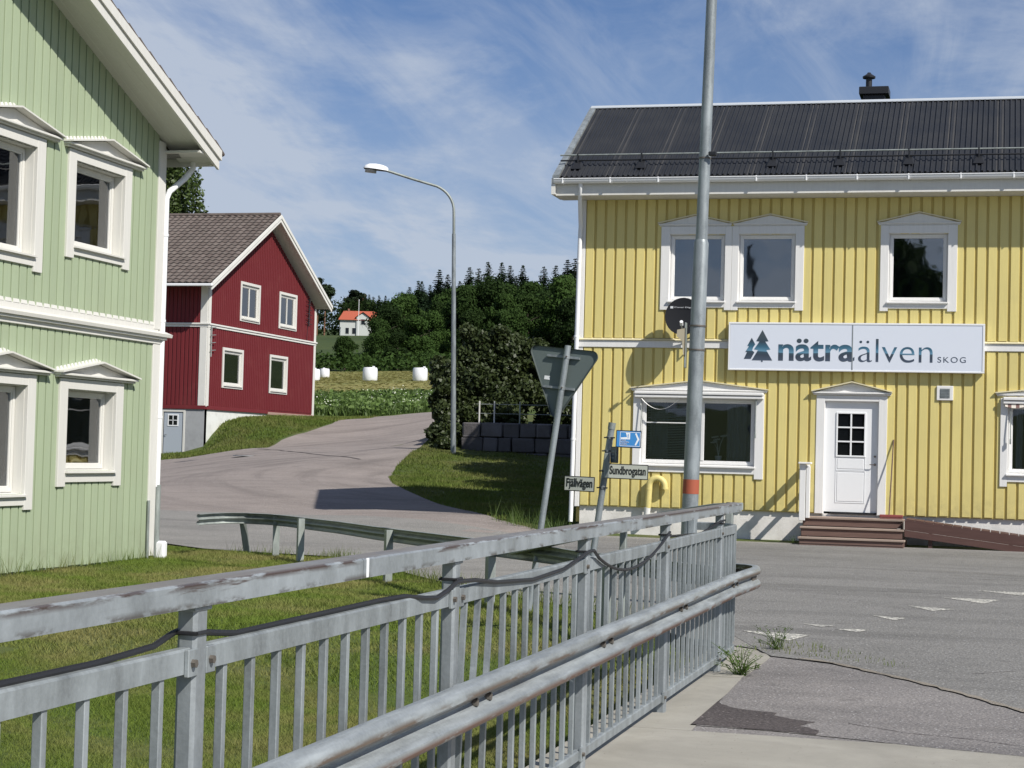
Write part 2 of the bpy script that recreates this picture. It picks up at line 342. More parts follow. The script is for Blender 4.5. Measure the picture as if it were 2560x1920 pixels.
def meadow():
    m=MT('rough_meadow',.9,0,.2); n=m.noise(.06,5,.65,dist=.5); n2=m.noise(.9,5,.75)
    c=m.mix(m.mr(n,.35,.65),(.040,.062,.018),(.070,.095,.026)); c=m.mix(m.mr(n2,.4,.7,0,.6),c,(.028,.045,.014)); m.color(c); m.bump(n2,.6,.8); return m.m
M['meadow']=meadow()
def stonemat():
    m=MT('granite_block',.9); n=m.noise(2.4,6,.65); n2=m.noise(30,4,.7); c=m.mix(m.rnd(),(.09,.085,.088),(.15,.14,.145)); c=m.mix(m.mr(n,.4,.7,0,.6),c,(.06,.055,.055)); m.color(c); m.bump(m.math('ADD',n,m.math('MULTIPLY',n2,.4)),.05,.8); return m.m
M['stone']=stonemat()
def deckwood(name,a,b):
    m=MT(name,.75); n=m.noise(14,5,.7,'world',(.12,1,1)); n2=m.noise(2,3,.6); c=m.mix(m.mr(n,.3,.7),a,b); c=m.mix(m.mr(m.rnd(),0,1,0,.35),c,tuple(x*1.5 for x in b)); m.color(c); m.bump(n,.004,.6); return m.m
M['deck']=deckwood('stained_brown_wood',(.085,.048,.038),(.15,.092,.075))
M['decktop']=deckwood('worn_wood_tread',(.20,.15,.12),(.30,.235,.195))
M['ramp']=deckwood('dark_red_wood',(.050,.022,.018),(.085,.042,.035))

# ------------------------------------------------ terrain height
TP=np.array([(-1.00,-60.00,0.000),(-1.00,-20.00,0.000),(-1.00,0.00,0.000),(-1.00,10.00,0.000),(-1.00,15.00,0.000),(-1.00,22.00,0.000),(-1.00,28.00,0.000),(-1.00,33.00,0.040),(6.00,-60.00,0.000),(6.00,-20.00,0.000),(6.00,0.00,0.000),(6.00,10.00,0.000),(6.00,15.00,0.000),(6.00,22.00,0.000),(6.00,28.00,0.000),(6.00,33.00,0.040),(15.00,-60.00,0.000),(15.00,-20.00,0.000),(15.00,0.00,0.000),(15.00,10.00,0.000),(15.00,15.00,0.000),(15.00,22.00,0.000),(15.00,28.00,0.000),(15.00,33.00,0.040),(30.00,-60.00,0.000),(30.00,-20.00,0.000),(30.00,0.00,0.000),(30.00,10.00,0.000),(30.00,15.00,0.000),(30.00,22.00,0.000),(30.00,28.00,0.000),(30.00,33.00,0.040),(60.00,-60.00,0.000),(60.00,-20.00,0.000),(60.00,0.00,0.000),(60.00,10.00,0.000),(60.00,15.00,0.000),(60.00,22.00,0.000),(60.00,28.00,0.000),(60.00,33.00,0.040),(-8.00,35.00,0.120),(-8.00,40.50,0.420),(0.00,41.00,0.350),(10.00,36.00,0.060),(20.00,45.00,0.600),(40.00,60.00,2.500),(-3.00,-60.00,0.000),(-3.00,-20.00,0.000),(-3.00,0.00,0.000),(-3.00,5.00,0.000),(-3.00,9.00,0.000),(-6.00,-60.00,0.000),(-6.00,-20.00,0.000),(-6.00,0.00,0.000),(-6.00,5.00,0.000),(-6.00,9.00,0.000),(-9.00,3.00,0.000),(-6.00,14.00,0.000),(-9.00,10.00,0.000),(-12.00,15.00,-0.200),(-12.30,21.00,-0.170),(-12.30,25.30,-0.130),(-20.00,20.00,0.000),(-20.00,0.00,-0.100),(-40.00,0.00,0.000),(-40.00,-60.00,0.000),(-20.00,30.00,0.100),(-8.00,20.00,-0.120),(-5.00,17.00,-0.050),(-2.60,15.30,0.000),(-4.60,18.40,-0.050),(-7.40,23.00,-0.100),(-11.00,27.30,-0.120),(-14.00,29.00,-0.100),(-5.00,22.00,-0.030),(-9.00,28.00,-0.050),(-4.00,30.00,0.020),(-14.40,37.70,0.200),(-16.00,42.00,0.530),(-20.69,48.38,0.881),(-22.45,53.08,1.041),(-24.10,57.81,1.243),(-24.89,61.74,1.456),(-21.26,55.46,1.268),(-22.12,60.40,1.474),(-18.75,53.02,1.263),(-33.40,70.88,1.028),(-32.44,84.52,3.143),(-33.70,92.45,3.538),(-29.48,95.63,3.712),(-28.56,74.19,2.232),(-26.60,63.35,1.499),(-30.46,85.04,3.081),(-21.21,68.90,1.996),(-19.93,60.98,1.436),(-16.65,49.45,0.879),(-14.98,44.72,0.695),(-9.66,35.79,0.288),(-16.60,55.65,1.542),(-14.57,56.19,1.472),(-12.86,56.64,1.431),(-25.98,57.33,0.949),(-29.04,60.66,0.869),(-22.93,47.80,0.572),(-14.12,61.44,2.574),(-17.76,60.48,2.556),(-19.29,77.62,3.928),(-39.94,105.26,4.262),(-33.36,106.99,4.685),(-53.51,140.91,6.629),(-51.94,156.82,7.680),(-82.07,216.00,10.808),(-70.01,219.17,11.388),(-107.09,281.61,16.538),(-149.76,414.79,28.293),(-153.58,403.44,27.862),(-103.97,313.39,19.271),(-90.13,317.02,20.367),(-76.29,320.64,21.677),(-171.63,398.68,27.180),(-189.68,393.92,26.685),(-220.64,664.49,45.613),(-323.50,637.28,44.311),(-147.19,683.88,47.627),(-73.73,703.27,49.641),(-0.24,722.76,49.378),(-188.24,528.57,34.666),(-31.53,301.58,17.959),(0.00,258.36,13.241),(-20.12,118.76,5.073),(-4.99,122.80,4.447),(-141.65,220.99,8.814),(-162.60,215.54,6.069),(-340.20,529.76,33.230),(-31.95,70.90,1.450),(-31.95,71.50,1.720),(-31.95,72.00,2.100),(-31.95,72.70,2.500),(-31.95,73.70,2.700),(-31.95,76.00,2.870),(-31.95,79.00,2.950),(-31.95,83.40,3.030),(-33.50,70.50,0.990),(-36.00,70.80,0.980),(-34.00,68.00,0.950),(-40.00,70.00,0.900),(-34.00,65.50,0.930),(-30.80,69.50,1.350),(-14.00,56.40,1.400),(-11.00,56.40,1.400),(-16.20,56.20,1.460),(-8.00,56.40,1.400),(-36.00,76.00,2.600)])
def _U(r2): return np.where(r2>0,.5*r2*np.log(np.maximum(r2,1e-12)),0)
_X=TP[:,:2]/50.; _n=len(TP)
_K=_U(((_X[:,None]-_X[None])**2).sum(-1))+np.eye(_n)*1e-4; _Q=np.c_[np.ones(_n),_X]
_W=np.linalg.solve(np.block([[_K,_Q],[_Q.T,np.zeros((3,3))]]),np.r_[TP[:,2],0,0,0])
def sst(x): x=np.clip(x,0,1); return x*x*(3-2*x)
def hr(x,y):
    "road level surface"
    x=np.atleast_1d(np.asarray(x,float)); y=np.atleast_1d(np.asarray(y,float)); sh=x.shape
    q=np.stack([x.ravel(),y.ravel()],-1)/50.; out=np.empty(len(q))
    for i in range(0,len(q),20000):
        qq=q[i:i+20000]; r=((qq[:,None,:]-_X)**2).sum(-1); out[i:i+20000]=_U(r)@_W[:_n]+_W[_n]+qq@_W[_n+1:]
    z=out.reshape(sh)
    far=np.clip((np.hypot(x,y)-750)/800,0,1); z=z*(1-sst(far))+45*sst(far)
    near=(x>-3.2)&(x<60)&(y<26)&(y>-80); z=np.where(near,z*0,z)
    return z
def hg(x,y):
    "ground under the grass"
    x=np.asarray(x,float); y=np.asarray(y,float)
    z=hr(x,y).reshape(np.shape(x))
    dip=.46*sst((17.2-y)/3.5)*np.where(x>-2.3,np.where(y<15.3,1,sst((-1.6-x)/.6)),sst((x+11.5)/7.5))*sst((y+30)/20)
    dip=np.where(x>-2.3,np.where(y<15.2,.46,dip),dip)
    wob=.02*np.sin(x*1.7+y*.9)*np.sin(y*1.3-x*.6)*(y<30)
    z=z-dip*((x<40)&(y>-60))+wob*((x<-2.6)&(y<28))
    terrace=(x>-16.2)&(x<6)&(y>57.45)&(y<68)
    z=np.where(terrace,np.maximum(z,2.5),z)
    # bank against the red house
    return z
def h1(x,y): return float(hr([x],[y])[0])
def g1(x,y): return float(np.ravel(hg(np.array([x]),np.array([y])))[0])
def clip_poly(poly,x0,x1,y0,y1):
    def cl(P,ins,inter):
        out=[]
        for i in range(len(P)):
            a,b=P[i-1],P[i]; ia,ib=ins(a),ins(b)
            if ib:
                if not ia: out.append(inter(a,b))
                out.append(b)
            elif ia: out.append(inter(a,b))
        return out
    def ix(v): return lambda a,b:(v,a[1]+(b[1]-a[1])*(v-a[0])/(b[0]-a[0]))
    def iy(v): return lambda a,b:(a[0]+(b[0]-a[0])*(v-a[1])/(b[1]-a[1]),v)
    P=cl(poly,lambda p:p[0]>=x0,ix(x0)); 
    if P: P=cl(P,lambda p:p[0]<=x1,ix(x1))
    if P: P=cl(P,lambda p:p[1]>=y0,iy(y0))
    if P: P=cl(P,lambda p:p[1]<=y1,iy(y1))
    return P
def sheet(name,poly,off,mat,cell=1.0,fn=hr,label=None,kind='structure'):
    xs=[p[0] for p in poly]; ys=[p[1] for p in poly]; pts=[]; fs=[]; idx={}
    gx=np.arange(math.floor(min(xs)/cell),math.ceil(max(xs)/cell)); gy=np.arange(math.floor(min(ys)/cell),math.ceil(max(ys)/cell))
    for i in gx:
        for j in gy:
            P=clip_poly(poly,i*cell,(i+1)*cell,j*cell,(j+1)*cell)
            if len(P)<3: continue
            f=[]
            for p in P:
                k=(round(p[0],4),round(p[1],4))
                if k not in idx: idx[k]=len(pts); pts.append(k)
                if not f or f[-1]!=idx[k]: f.append(idx[k])
            if len(f)>2 and f[0]==f[-1]: f.pop()
            if len(set(f))==len(f) and len(f)>=3: fs.append(f)
    P=np.array(pts); z=np.ravel(fn(P[:,0],P[:,1]))+off
    me=bpy.data.meshes.new(name); me.from_pydata([(a,b,c) for (a,b),c in zip(pts,z)],[],fs)
    me.materials.append(mat); me.polygons.foreach_set('use_smooth',[True]*len(me.polygons)); me.update()
    bm=bmesh.new(); bm.from_mesh(me)
    for f in bm.faces:
        if f.normal.z<0: f.normal_flip()
    bm.to_mesh(me); bm.free()
    o=link(name,me)
    if kind: o['kind']=kind
    if label: o['label']=label
    return o
# --- ground sheet: fine cells near, coarse far
def axis_vals(a):
    out=[]
    for lo,hi,st in a: out+=list(np.arange(lo,hi,st))
    return np.array(out+[a[-1][1]])
gx=axis_vals([(-2400,-600,150),(-600,-120,15),(-120,-40,4),(-40,-14,1),(-14,2,.5),(2,30,1),(30,120,6),(120,900,60),(900,2400,250)])
gx=np.unique(np.round(np.append(gx,[-2.32,-2.28]),3))
gy=axis_vals([(-1500,-100,100),(-100,0,10),(0,30,.5),(30,130,1),(130,260,5),(260,700,12),(700,2600,120)])
gy=np.unique(np.round(np.append(gy,[15.25,57.42,57.5]),3))
GX,GY=np.meshgrid(gx,gy); GZ=hg(GX,GY)
nx,ny=len(gx),len(gy); V=np.stack([GX.ravel(),GY.ravel(),GZ.ravel()],-1)
I=np.arange(nx*ny).reshape(ny,nx); F=np.stack([I[:-1,:-1].ravel(),I[:-1,1:].ravel(),I[1:,1:].ravel(),I[1:,:-1].ravel()],-1)
def groundmat():
    m=MT('ground_cover',.85,0,.2)
    n=m.noise(.55,5,.65,dist=.5); n2=m.noise(2.3,5,.7); n3=m.noise(28,3,.7)
    c=m.mix(m.mr(n3,.3,.7),(.050,.078,.018),(.080,.112,.028)); c=m.mix(m.mr(n,.42,.62,0,.6),c,(.13,.12,.05)); c=m.mix(m.mr(n2,.5,.72,0,.5),c,(.05,.065,.018))
    f=m.noise(.06,5,.65,dist=.5); f2=m.noise(.9,5,.75)
    mdw=m.mix(m.mr(f,.35,.65),(.040,.062,.018),(.065,.088,.026)); mdw=m.mix(m.mr(f2,.4,.7,0,.6),mdw,(.026,.042,.014))
    c=m.mix(m.mr(m.xyz()[1],120,200,0,1),c,mdw); m.color(c); m.bump(n3,.03,.7); return m.m
gm=raw_mesh('ground',V,F,groundmat()); gm.polygons.foreach_set('use_smooth',[True]*len(F)); go=link('ground',gm); go['kind']='structure'

def densify(pts,step,jit):
    out=[]
    for a,b in zip(pts[:-1],pts[1:]):
        d=math.dist(a,b); n=max(1,int(d/step))
        for k in range(n):
            t=k/n; out.append((a[0]+(b[0]-a[0])*t+random.uniform(-jit,jit),a[1]+(b[1]-a[1])*t+random.uniform(-jit,jit)))
    return out+[pts[-1]]
# --- roads
main=[(-1.75,15.3),(40,15.3),(40,33.2),(6,33.9),(-8.3,34.2),(-9.6,35.4),(-12.1,39.6),(-14.1,43.2),(-15.1,45.2),(-16.2,48.2),(-17.1,51.5),(-17.9,55.5),(-18.3,58.5),(-18.8,62),(-19.3,68),(-20.8,80),(-23.4,98),(-26,112),
  (-33,112),(-29.6,99),(-29.6,93),(-29.4,88),(-30.4,85),(-28.6,77),(-28.7,71.3),(-27.9,67),(-26.75,63.7),(-27.4,62.8),(-28.6,61.8),(-30.2,62.2),(-33.2,64.0),(-36,66.5),(-48,66.5),(-48,34),(-22,31.2),(-17,30),(-14.3,29.25),(-12.58,28.0),(-11.88,27.7),(-10.94,27.45),(-10.0,27.0),(-8.75,25.7),(-7.82,24.1),(-6.36,21.8),(-5.19,20.2),(-4.11,18.9),(-3.3,17.2),(-2.5,15.9)]
grey=[(-1.75,15.3),(40,15.3),(40,33.2),(6,33.9),(-8.3,34.2),(-8.6,33.2),(-9.5,33.9),(-10.9,34.8),(-12.8,36.0),(-14.1,36.4),(-15.8,36.5),(-17.8,36.5),(-22,37.5),(-30,40),(-48,44),(-48,34),(-22,31.2),(-17,30),(-14.3,29.25),(-12.58,28.0),(-11.88,27.7),(-10.94,27.45),(-10.0,27.0),(-8.75,25.7),(-7.82,24.1),(-6.36,21.8),(-5.19,20.2),(-4.11,18.9),(-3.3,17.2),(-2.5,15.9)]
sheet('side_road',main,.022,M['pink'],1.0)
gs=sheet('gravel_verge',grey,.0245,M['gravel'],1.0)
fore=[(-1.85,15.22),(-1.74,14.92),(-1.2,14.62),(-.8,14.1),(-.5,13.62),(-.18,13.08),(.22,12.34),(.95,11.65),(3,11.15),(8,10.95),(40,10.9),(40,33.15),(6,33.85),(-7.9,33.6),(-6.0,26.5),(-3.4,20.5),(-2.6,17.5)]
sheet('main_road',fore,.027,M['asphalt'],1.0)
flat=lambda x,y: np.zeros(np.shape(x))
# bridge deck and its parts near the camera (top at z = 0)
deck=MB().box(-2.28,40,-30,10.66,-.45,.020).build('bridge_deck',M['concrete']); deck['kind']='structure'
sub=MB().box(-2.0,40,10.66,15.25,-.45,.017).build('pavement_base',M['darkasphalt']); sub['kind']='structure'
kerb=MB(); 
kp=[(-2.28,10.665),(-1.70,10.665),(-1.72,11.6),(-1.76,13.0),(-1.77,13.35)]; kerb.prism(kp+[(-2.28,13.35)],-.45,.021)
kerb.prism([(-2.28,13.36),(-1.78,13.36),(-1.74,14.2),(-1.74,14.85),(-1.80,15.1),(-1.92,15.22),(-2.28,15.22)],-.45,.023)
kerb.box(-2.30,-1.70,15.1,15.75,-.45,.0165)
kb=kerb.build('edge_beam',M['concrete']); kb['kind']='structure'; kb.location.z=0
sheet('sidewalk_patch',[(-1.74,10.88),(-1.28,10.86),(-.72,10.72),(-.43,10.62),(.16,10.5),(6,9.6),(8,9.6),(8,10.9),(3,11.1),(.9,11.6),(.2,12.3),(-.2,13.05),(-.51,13.6),(-.85,14.08),(-1.24,14.6),(-1.74,14.9)],.021,M['darkasphalt'],.5,flat)
sheet('tar_patch',densify([(-1.74,10.9),(-1.28,10.87),(-1.0,10.81),(-.98,10.98),(-1.12,11.1),(-1.05,11.3),(-1.3,11.48),(-1.32,11.62),(-1.6,11.72),(-1.74,12.0)],.06,.014),.0235,M['tar'],.25,flat)
jp=[(-1.5,14.85),(-1.22,14.64),(-.85,14.12),(-.51,13.64),(-.2,13.11),(.2,12.34),(.9,11.66),(2,11.3)]
def strip(name,pts,w0,off,mat,fn=flat,kind='structure'):
    l=[];r=[]
    for i,p in enumerate(pts):
        a=Vector(pts[max(i-1,0)]); b=Vector(pts[min(i+1,len(pts)-1)]); t=(b-a).normalized(); n=Vector((-t.y,t.x)); w=w0*(1+.5*math.sin(i*2.3))
        l.append((p[0]+n.x*w,p[1]+n.y*w)); r.append((p[0]-n.x*w,p[1]-n.y*w))
    mb=MB(); P=np.array(l+r); z=np.ravel(fn(P[:,0],P[:,1]))+off; n=len(pts)
    mb.add([(P[i,0],P[i,1],z[i]) for i in range(2*n)],[(i,i+1,n+i+1,n+i) for i in range(n-1)])
    o=mb.build(name,mat); 
    if kind: o['kind']=kind
    return o
strip('pavement_joint',densify(jp,.12,.008),.030,.0295,M['joint'])
strip('pavement_crack',densify([(-.85,11.35),(-.5,11.1),(-.1,11.0),(.3,10.75)],.08,.012),.004,.0235,M['tar'])
strip('road_crack',densify([(-3.63,33.2),(-2,33.1),(-.43,33.0),(3,32.6)],.3,.02),.012,.0285,M['tar'])
strip('road_crack',densify([(-1.0,28.2),(1.2,27.0)],.3,.03),.012,.0285,M['joint'])
for pts_,w_ in (([(.4,17.2),(1.2,18.6),(1.5,20.3),(2.6,21.8)],.006),([(-.9,26.2),(.6,26.5),(2.4,26.1),(4.2,26.4)],.008),([(-2.4,22.6),(-1.1,23.1),(.2,23.0)],.006),([(.9,30.4),(-.6,30.9),(-2.6,30.6)],.010),([(-.2,14.4),(.5,15.1),(1.3,15.4)],.004)):
    strip('road_crack',densify(pts_,.12,.025),w_,.0288,M['tar'])
# yield line triangles, worn
marks=[[(-2.25,16.95),(-1.62,16.84),(-1.74,16.21)],[(-1.80,17.98),(-1.48,17.9),(-1.6,17.72)],[(-1.45,17.55),(-1.24,17.38),(-1.15,17.62),(-1.3,17.66)],[(-1.23,19.35),(-.89,19.2),(-.98,18.85)],
 [(-.95,20.9),(-.44,20.66),(-.66,20.3)],[(-.62,22.45),(.03,22.4),(-.14,21.7)],[(-.24,23.95),(.42,23.9),(.3,23.35)]]
for i,mk in enumerate(marks):
    mb=MB(); zz_=.031; mb.add([(p[0],p[1],zz_) for p in mk],[tuple(range(len(mk)))]); o=mb.build('road_marking',M['marking']); o['kind']='structure'
strip('road_seam',densify([(-26.2,62.8),(-24.9,61.7),(-22.75,58.6),(-20.7,55.5),(-18.76,53.0)],.5,.02),.035,.03,M['tar'],hr)
# manhole
mh=thing('manhole_cover',(-24.9,58.8,h1(-24.9,58.8)+.04),'round dark iron manhole cover set in the pink asphalt below the red house','manhole cover')
MB().tube([(-24.9,58.8,h1(-24.9,58.8)+.02),(-24.9,58.8,h1(-24.9,58.8)+.055)],.42,24).build('lid',MT('cast_iron',.7,.5).color((.09,.075,.07)).m,mh)
MB().tube([(-24.9,58.8,h1(-24.9,58.8)+.02),(-24.9,58.8,h1(-24.9,58.8)+.045)],.5,24).build('rim',M['foundgrey'],mh)

# ------------------------------------------------ facade tools (u along wall, v up, w outwards)
R90=(R_(90),0,0); R90Y=(R_(90),0,R_(90))
class Fac:
    def __init__(s,root,kind,plane):
        s.root=root; s.kind=kind; s.plane=plane; s.rot=R90 if kind=='-y' else R90Y; s.cache={}
    def P(s,u,v,w):
        return (u,s.plane-w,v) if s.kind=='-y' else (s.plane+w,u,v)
    def loc(s,u,v,w):
        return Vector(s.P(u,v,w))-s.root.location
    def part(s,mb,name,mat,u=0,v=0,w=0,parent=None):
        if parent is None: return link(name,mb.mesh(name,mat),s.root,s.loc(u,v,w),s.rot)
        return link(name,mb.mesh(name,mat),parent,(u,v,w))
    def board(s,name,u0,u1,v0,v1a,v1b,w,t,mat,stuff=None,key=None,slant0=0.0):
        k=(round(u1-u0,3),round(v1a-v0,3),round(v1b-v0,3),round(t,3),mat.name,round(slant0,3))
        wd=u1-u0; c=.003
        sec=[(0,0),(wd,0),(wd,t-c),(wd-c,t),(c,t),(0,t-c)]
        def hh(x): return v1a-v0+(v1b-v1a)*x/wd
        vs=[(x,slant0*(1 if y>0 else 0)-(0),y) for x,y in sec]+[(x,hh(x),y) for x,y in sec]
        fs=[(0,1,2,3,4,5),(11,10,9,8,7,6)]+[(i,6+i,6+(i+1)%6,(i+1)%6) for i in range(6)]
        if stuff is not None:
            stuff.add([s.P(u0+x,v0+y,w+z) for x,y,z in vs],fs); return
        if k not in s.cache:
            mb=MB(); mb.add(vs,fs); s.cache[k]=mb.mesh(name,mat)
        return link(name,s.cache[k],s.root,s.loc(u0,v0,w),s.rot)
    def boards(s,name,u0,u1,pitch,wd,v0,vtop,holes,t,mat,w=0,stuff=None,jit=.0,offs=0):
        u=u0+offs
        while u<u1-.01:
            a,b=u,min(u+wd,u1); u+=pitch
            if a<u0: a=u0
            if b-a<.015: continue
            ta,tb=(vtop(a),vtop(b)) if callable(vtop) else (vtop,vtop)
            if min(ta,tb)<=v0+.02: continue
            segs=[(v0,ta,tb)]
            for (hu0,hu1,hv0,hv1) in holes:
                if b>hu0+.01 and a<hu1-.01:
                    ns=[]
                    for (p,qa,qb) in segs:
                        if hv0>=min(qa,qb) or hv1<=p: ns.append((p,qa,qb)); continue
                        if hv0-p>.02: ns.append((p,hv0,hv0))
                        if min(qa,qb)-hv1>.02: ns.append((hv1,qa,qb))
                    segs=ns
            for (p,qa,qb) in segs:
                s.board(name,a,b,p+random.uniform(-jit,jit),qa,qb,w,t,mat,stuff)
    def wall(s,name,u0,u1,v0,v1,holes,th,mat,parent=True,extra=None):
        us=sorted({u0,u1,*[h[0] for h in holes],*[h[1] for h in holes]}); vs=sorted({v0,v1,*[h[2] for h in holes],*[h[3] for h in holes]})
        us=[u for u in us if u0<=u<=u1]; vs=[v for v in vs if v0<=v<=v1]
        mb=MB()
        for a,b in zip(us[:-1],us[1:]):
            for c,d in zip(vs[:-1],vs[1:]):
                mu,mv=(a+b)/2,(c+d)/2
                if any(h[0]<mu<h[1] and h[2]<mv<h[3] for h in holes): continue
                mb.box(a,b,c,d,-th,0)
        if extra: extra(mb)
        return s.part(mb,name,mat)
    def pediment(s,win,u0,u1,vb,va,mat,ch=.05,proj=.09,tab=False,rk=.022,edge=None,dp=0.0):
        um=(u0+u1)/2
        mb=MB(); mb.prism([(u0+.06,vb+ch),(u1-.06,vb+ch),(um,va-.01)],dp+.0,dp+.045); mb.bbox(u0+.03,u1-.03,vb,vb+ch*.45,dp,dp+proj*.55,.006); mb.bbox(u0+.015,u1-.015,vb+ch*.45,vb+ch,dp,dp+proj*.8,.006)
        o=s.part(mb,'pediment',mat,parent=win)
        rb=MB()
        sl=(va-vb-ch)/(um-u0)
        for (a,b,za,zb) in ((u0,um,vb+ch,va),(um,u1,va,vb+ch)):
            rb.add([(a,za,dp),(b,zb,dp),(b,zb+rk,dp),(a,za+rk,dp),(a,za,dp+proj),(b,zb,dp+proj),(b,zb+rk,dp+proj),(a,za+rk,dp+proj)],[(0,1,2,3),(7,6,5,4),(0,4,5,1),(1,5,6,2),(2,6,7,3),(3,7,4,0)])
        s.part(rb,'raking_cornice',edge or mat,parent=win)
        if tab:
            tb=MB(); n=int((u1-u0)/.1)
            for k in range(n):
                a=u0+.05+k*.1; f=lambda x: (vb+ch+(x-u0)*sl) if x<um else (vb+ch+(u1-x)*sl)
                za,zb=f(a)+rk,f(a+.062)+rk
                tb.add([(a,za,.02),(a+.062,zb,.02),(a+.056,zb+.045,.02),(a+.006,za+.045,.02),(a,za,.045),(a+.062,zb,.045),(a+.056,zb+.045,.03),(a+.006,za+.045,.03)],[(0,1,2,3),(7,6,5,4),(0,4,5,1),(1,5,6,2),(2,6,7,3),(3,7,4,0)])
            s.part(tb,'scalloped_flashing',mat,parent=win)
        return o
def window(F,name,casing,opening,recess=.04,frame=.09,mullions=(),mat=None,glassm=None,ped=None,apron=None,feet=.05,sill=True,label=None,inner=None,room=.8,edge=None,trans=(),bars=()):
    """casing (u0,u1,v0,v1) outer, opening (u0,u1,v0,v1)."""
    mat=mat or M['white']; cu0,cu1,cv0,cv1=casing; ou0,ou1,ov0,ov1=opening; T=.055
    mb=MB(); mb.bbox(cu0,ou0,cv0,cv1,.0,T); mb.bbox(ou1,cu1,cv0,cv1,.0,T); mb.bbox(ou0,ou1,ov1,cv1,.0,T-.003)
    av=apron if apron is not None else cv0+feet
    mb.bbox(ou0,ou1,av,ov0-.03,.0,T-.003)
    # reveals
    mb.box(ou0-.004,ou0+.010,ov0,ov1,-recess-.045,.002); mb.box(ou1-.010,ou1+.004,ov0,ov1,-recess-.045,.002); mb.box(ou0+.010,ou1-.010,ov1-.010,ov1+.004,-recess-.045,.002)
    win=F.part(mb,name,mat)
    if label: win['label']=label
    fr=MB(); a,b,c,d=ou0,ou1,ov0,ov1; f0,f1=-recess-.05,-recess
    fr.bbox(a,a+frame,c,d,f0,f1,.006); fr.bbox(b-frame,b,c,d,f0,f1,.006); fr.bbox(a+frame,b-frame,c,c+frame,f0,f1,.006); fr.bbox(a+frame,b-frame,d-frame,d,f0,f1,.006)
    k=.03; fr.bbox(a+.02,a+frame-.025,c+.02,d-.02,f1,f1+.012,.004); fr.bbox(b-frame+.025,b-.02,c+.02,d-.02,f1,f1+.012,.004); fr.bbox(a+frame-.025,b-frame+.025,c+.02,c+frame-.025,f1,f1+.012,.004); fr.bbox(a+frame-.025,b-frame+.025,d-frame+.025,d-.02,f1,f1+.012,.004)
    for mu in mullions: fr.bbox(mu-.03,mu+.03,c+frame,d-frame,f0,f1+.012,.004)
    for tv in trans: fr.bbox(a+frame,b-frame,tv-.015,tv+.015,f0,f1,.004)
    for (x0,x1,tv) in bars: fr.bbox(x0,x1,tv-.01,tv+.01,f0,f1,.003)
    F.part(fr,'frame',mat,parent=win)
    es=[a+frame]+[m_ for m_ in mullions]+[b-frame]
    for x0,x1 in zip(es[:-1],es[1:]):
        g=MB(); m0=.03 if x0!=es[0] else 0; m1=.03 if x1!=es[-1] else 0
        g.box(x0+m0,x1-m1,c+frame,d-frame,f0+.02,f0+.026); F.part(g,'glass_pane',glassm or M['glass'],parent=win)
    if sill:
        sb=MB(); sb.add([(ou0-.02,ov0-.035,-recess),(ou1+.02,ov0-.035,-recess),(ou1+.02,ov0-.035,T+.045),(ou0-.02,ov0-.035,T+.045),(ou0-.02,ov0+.012,-recess),(ou1+.02,ov0+.012,-recess),(ou1+.02,ov0-.012,T+.045),(ou0-.02,ov0-.012,T+.045)],[(0,3,2,1),(4,5,6,7),(0,1,5,4),(1,2,6,5),(2,3,7,6),(3,0,4,7)])
        F.part(sb,'sill',mat,parent=win)
    if ped: F.pediment(win,ped[0],ped[1],ped[2],ped[3],mat,edge=edge,tab=(len(ped)>4 and ped[4]),ch=ped[5] if len(ped)>5 else .05,proj=ped[6] if len(ped)>6 else .09)
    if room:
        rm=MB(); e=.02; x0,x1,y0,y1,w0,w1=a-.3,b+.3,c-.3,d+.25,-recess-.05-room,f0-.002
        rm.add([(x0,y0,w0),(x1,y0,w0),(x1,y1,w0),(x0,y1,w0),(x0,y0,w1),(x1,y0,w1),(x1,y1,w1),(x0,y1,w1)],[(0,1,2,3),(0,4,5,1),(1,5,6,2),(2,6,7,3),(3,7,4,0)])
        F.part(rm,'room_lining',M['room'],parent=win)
    if inner: inner(F,win,(a+frame,b-frame,c+frame,d-frame),f0)
    return win
def curtain(u0,u1,v0,v1,w,fold=.06,amp=.02,mat=None):
    def f(F,win,g,f0):
        mb=MB(); n=max(6,int((u1-u0)/.015)); vs=[]
        for i in range(n+1):
            u=u0+(u1-u0)*i/n; ww=f0+w+amp*math.sin(2*math.pi*(u-u0)/fold+.7*math.sin(9*u)); vs+=[(u,v0,ww),(u,v1,ww)]
        mb.add(vs,[(2*i,2*i+2,2*i+3,2*i+1) for i in range(n)]); mb.sm=True; F.part(mb,'curtain',mat or M['curtain'],parent=win)
    return f
def blinds(u0,u1,v0,v1,w,pitch=.035):
    def f(F,win,g,f0):
        mb=MB(); v=v0
        while v<v1: mb.add([(u0,v,f0+w),(u1,v,f0+w),(u1,v+pitch*.55,f0+w-.016),(u0,v+pitch*.55,f0+w-.016)],[(0,1,2,3)]); v+=pitch
        F.part(mb,'venetian_blind',M['blind'],parent=win)
    return f
def both(*fs):
    def f(*a):
        for x in fs: x(*a)
    return f
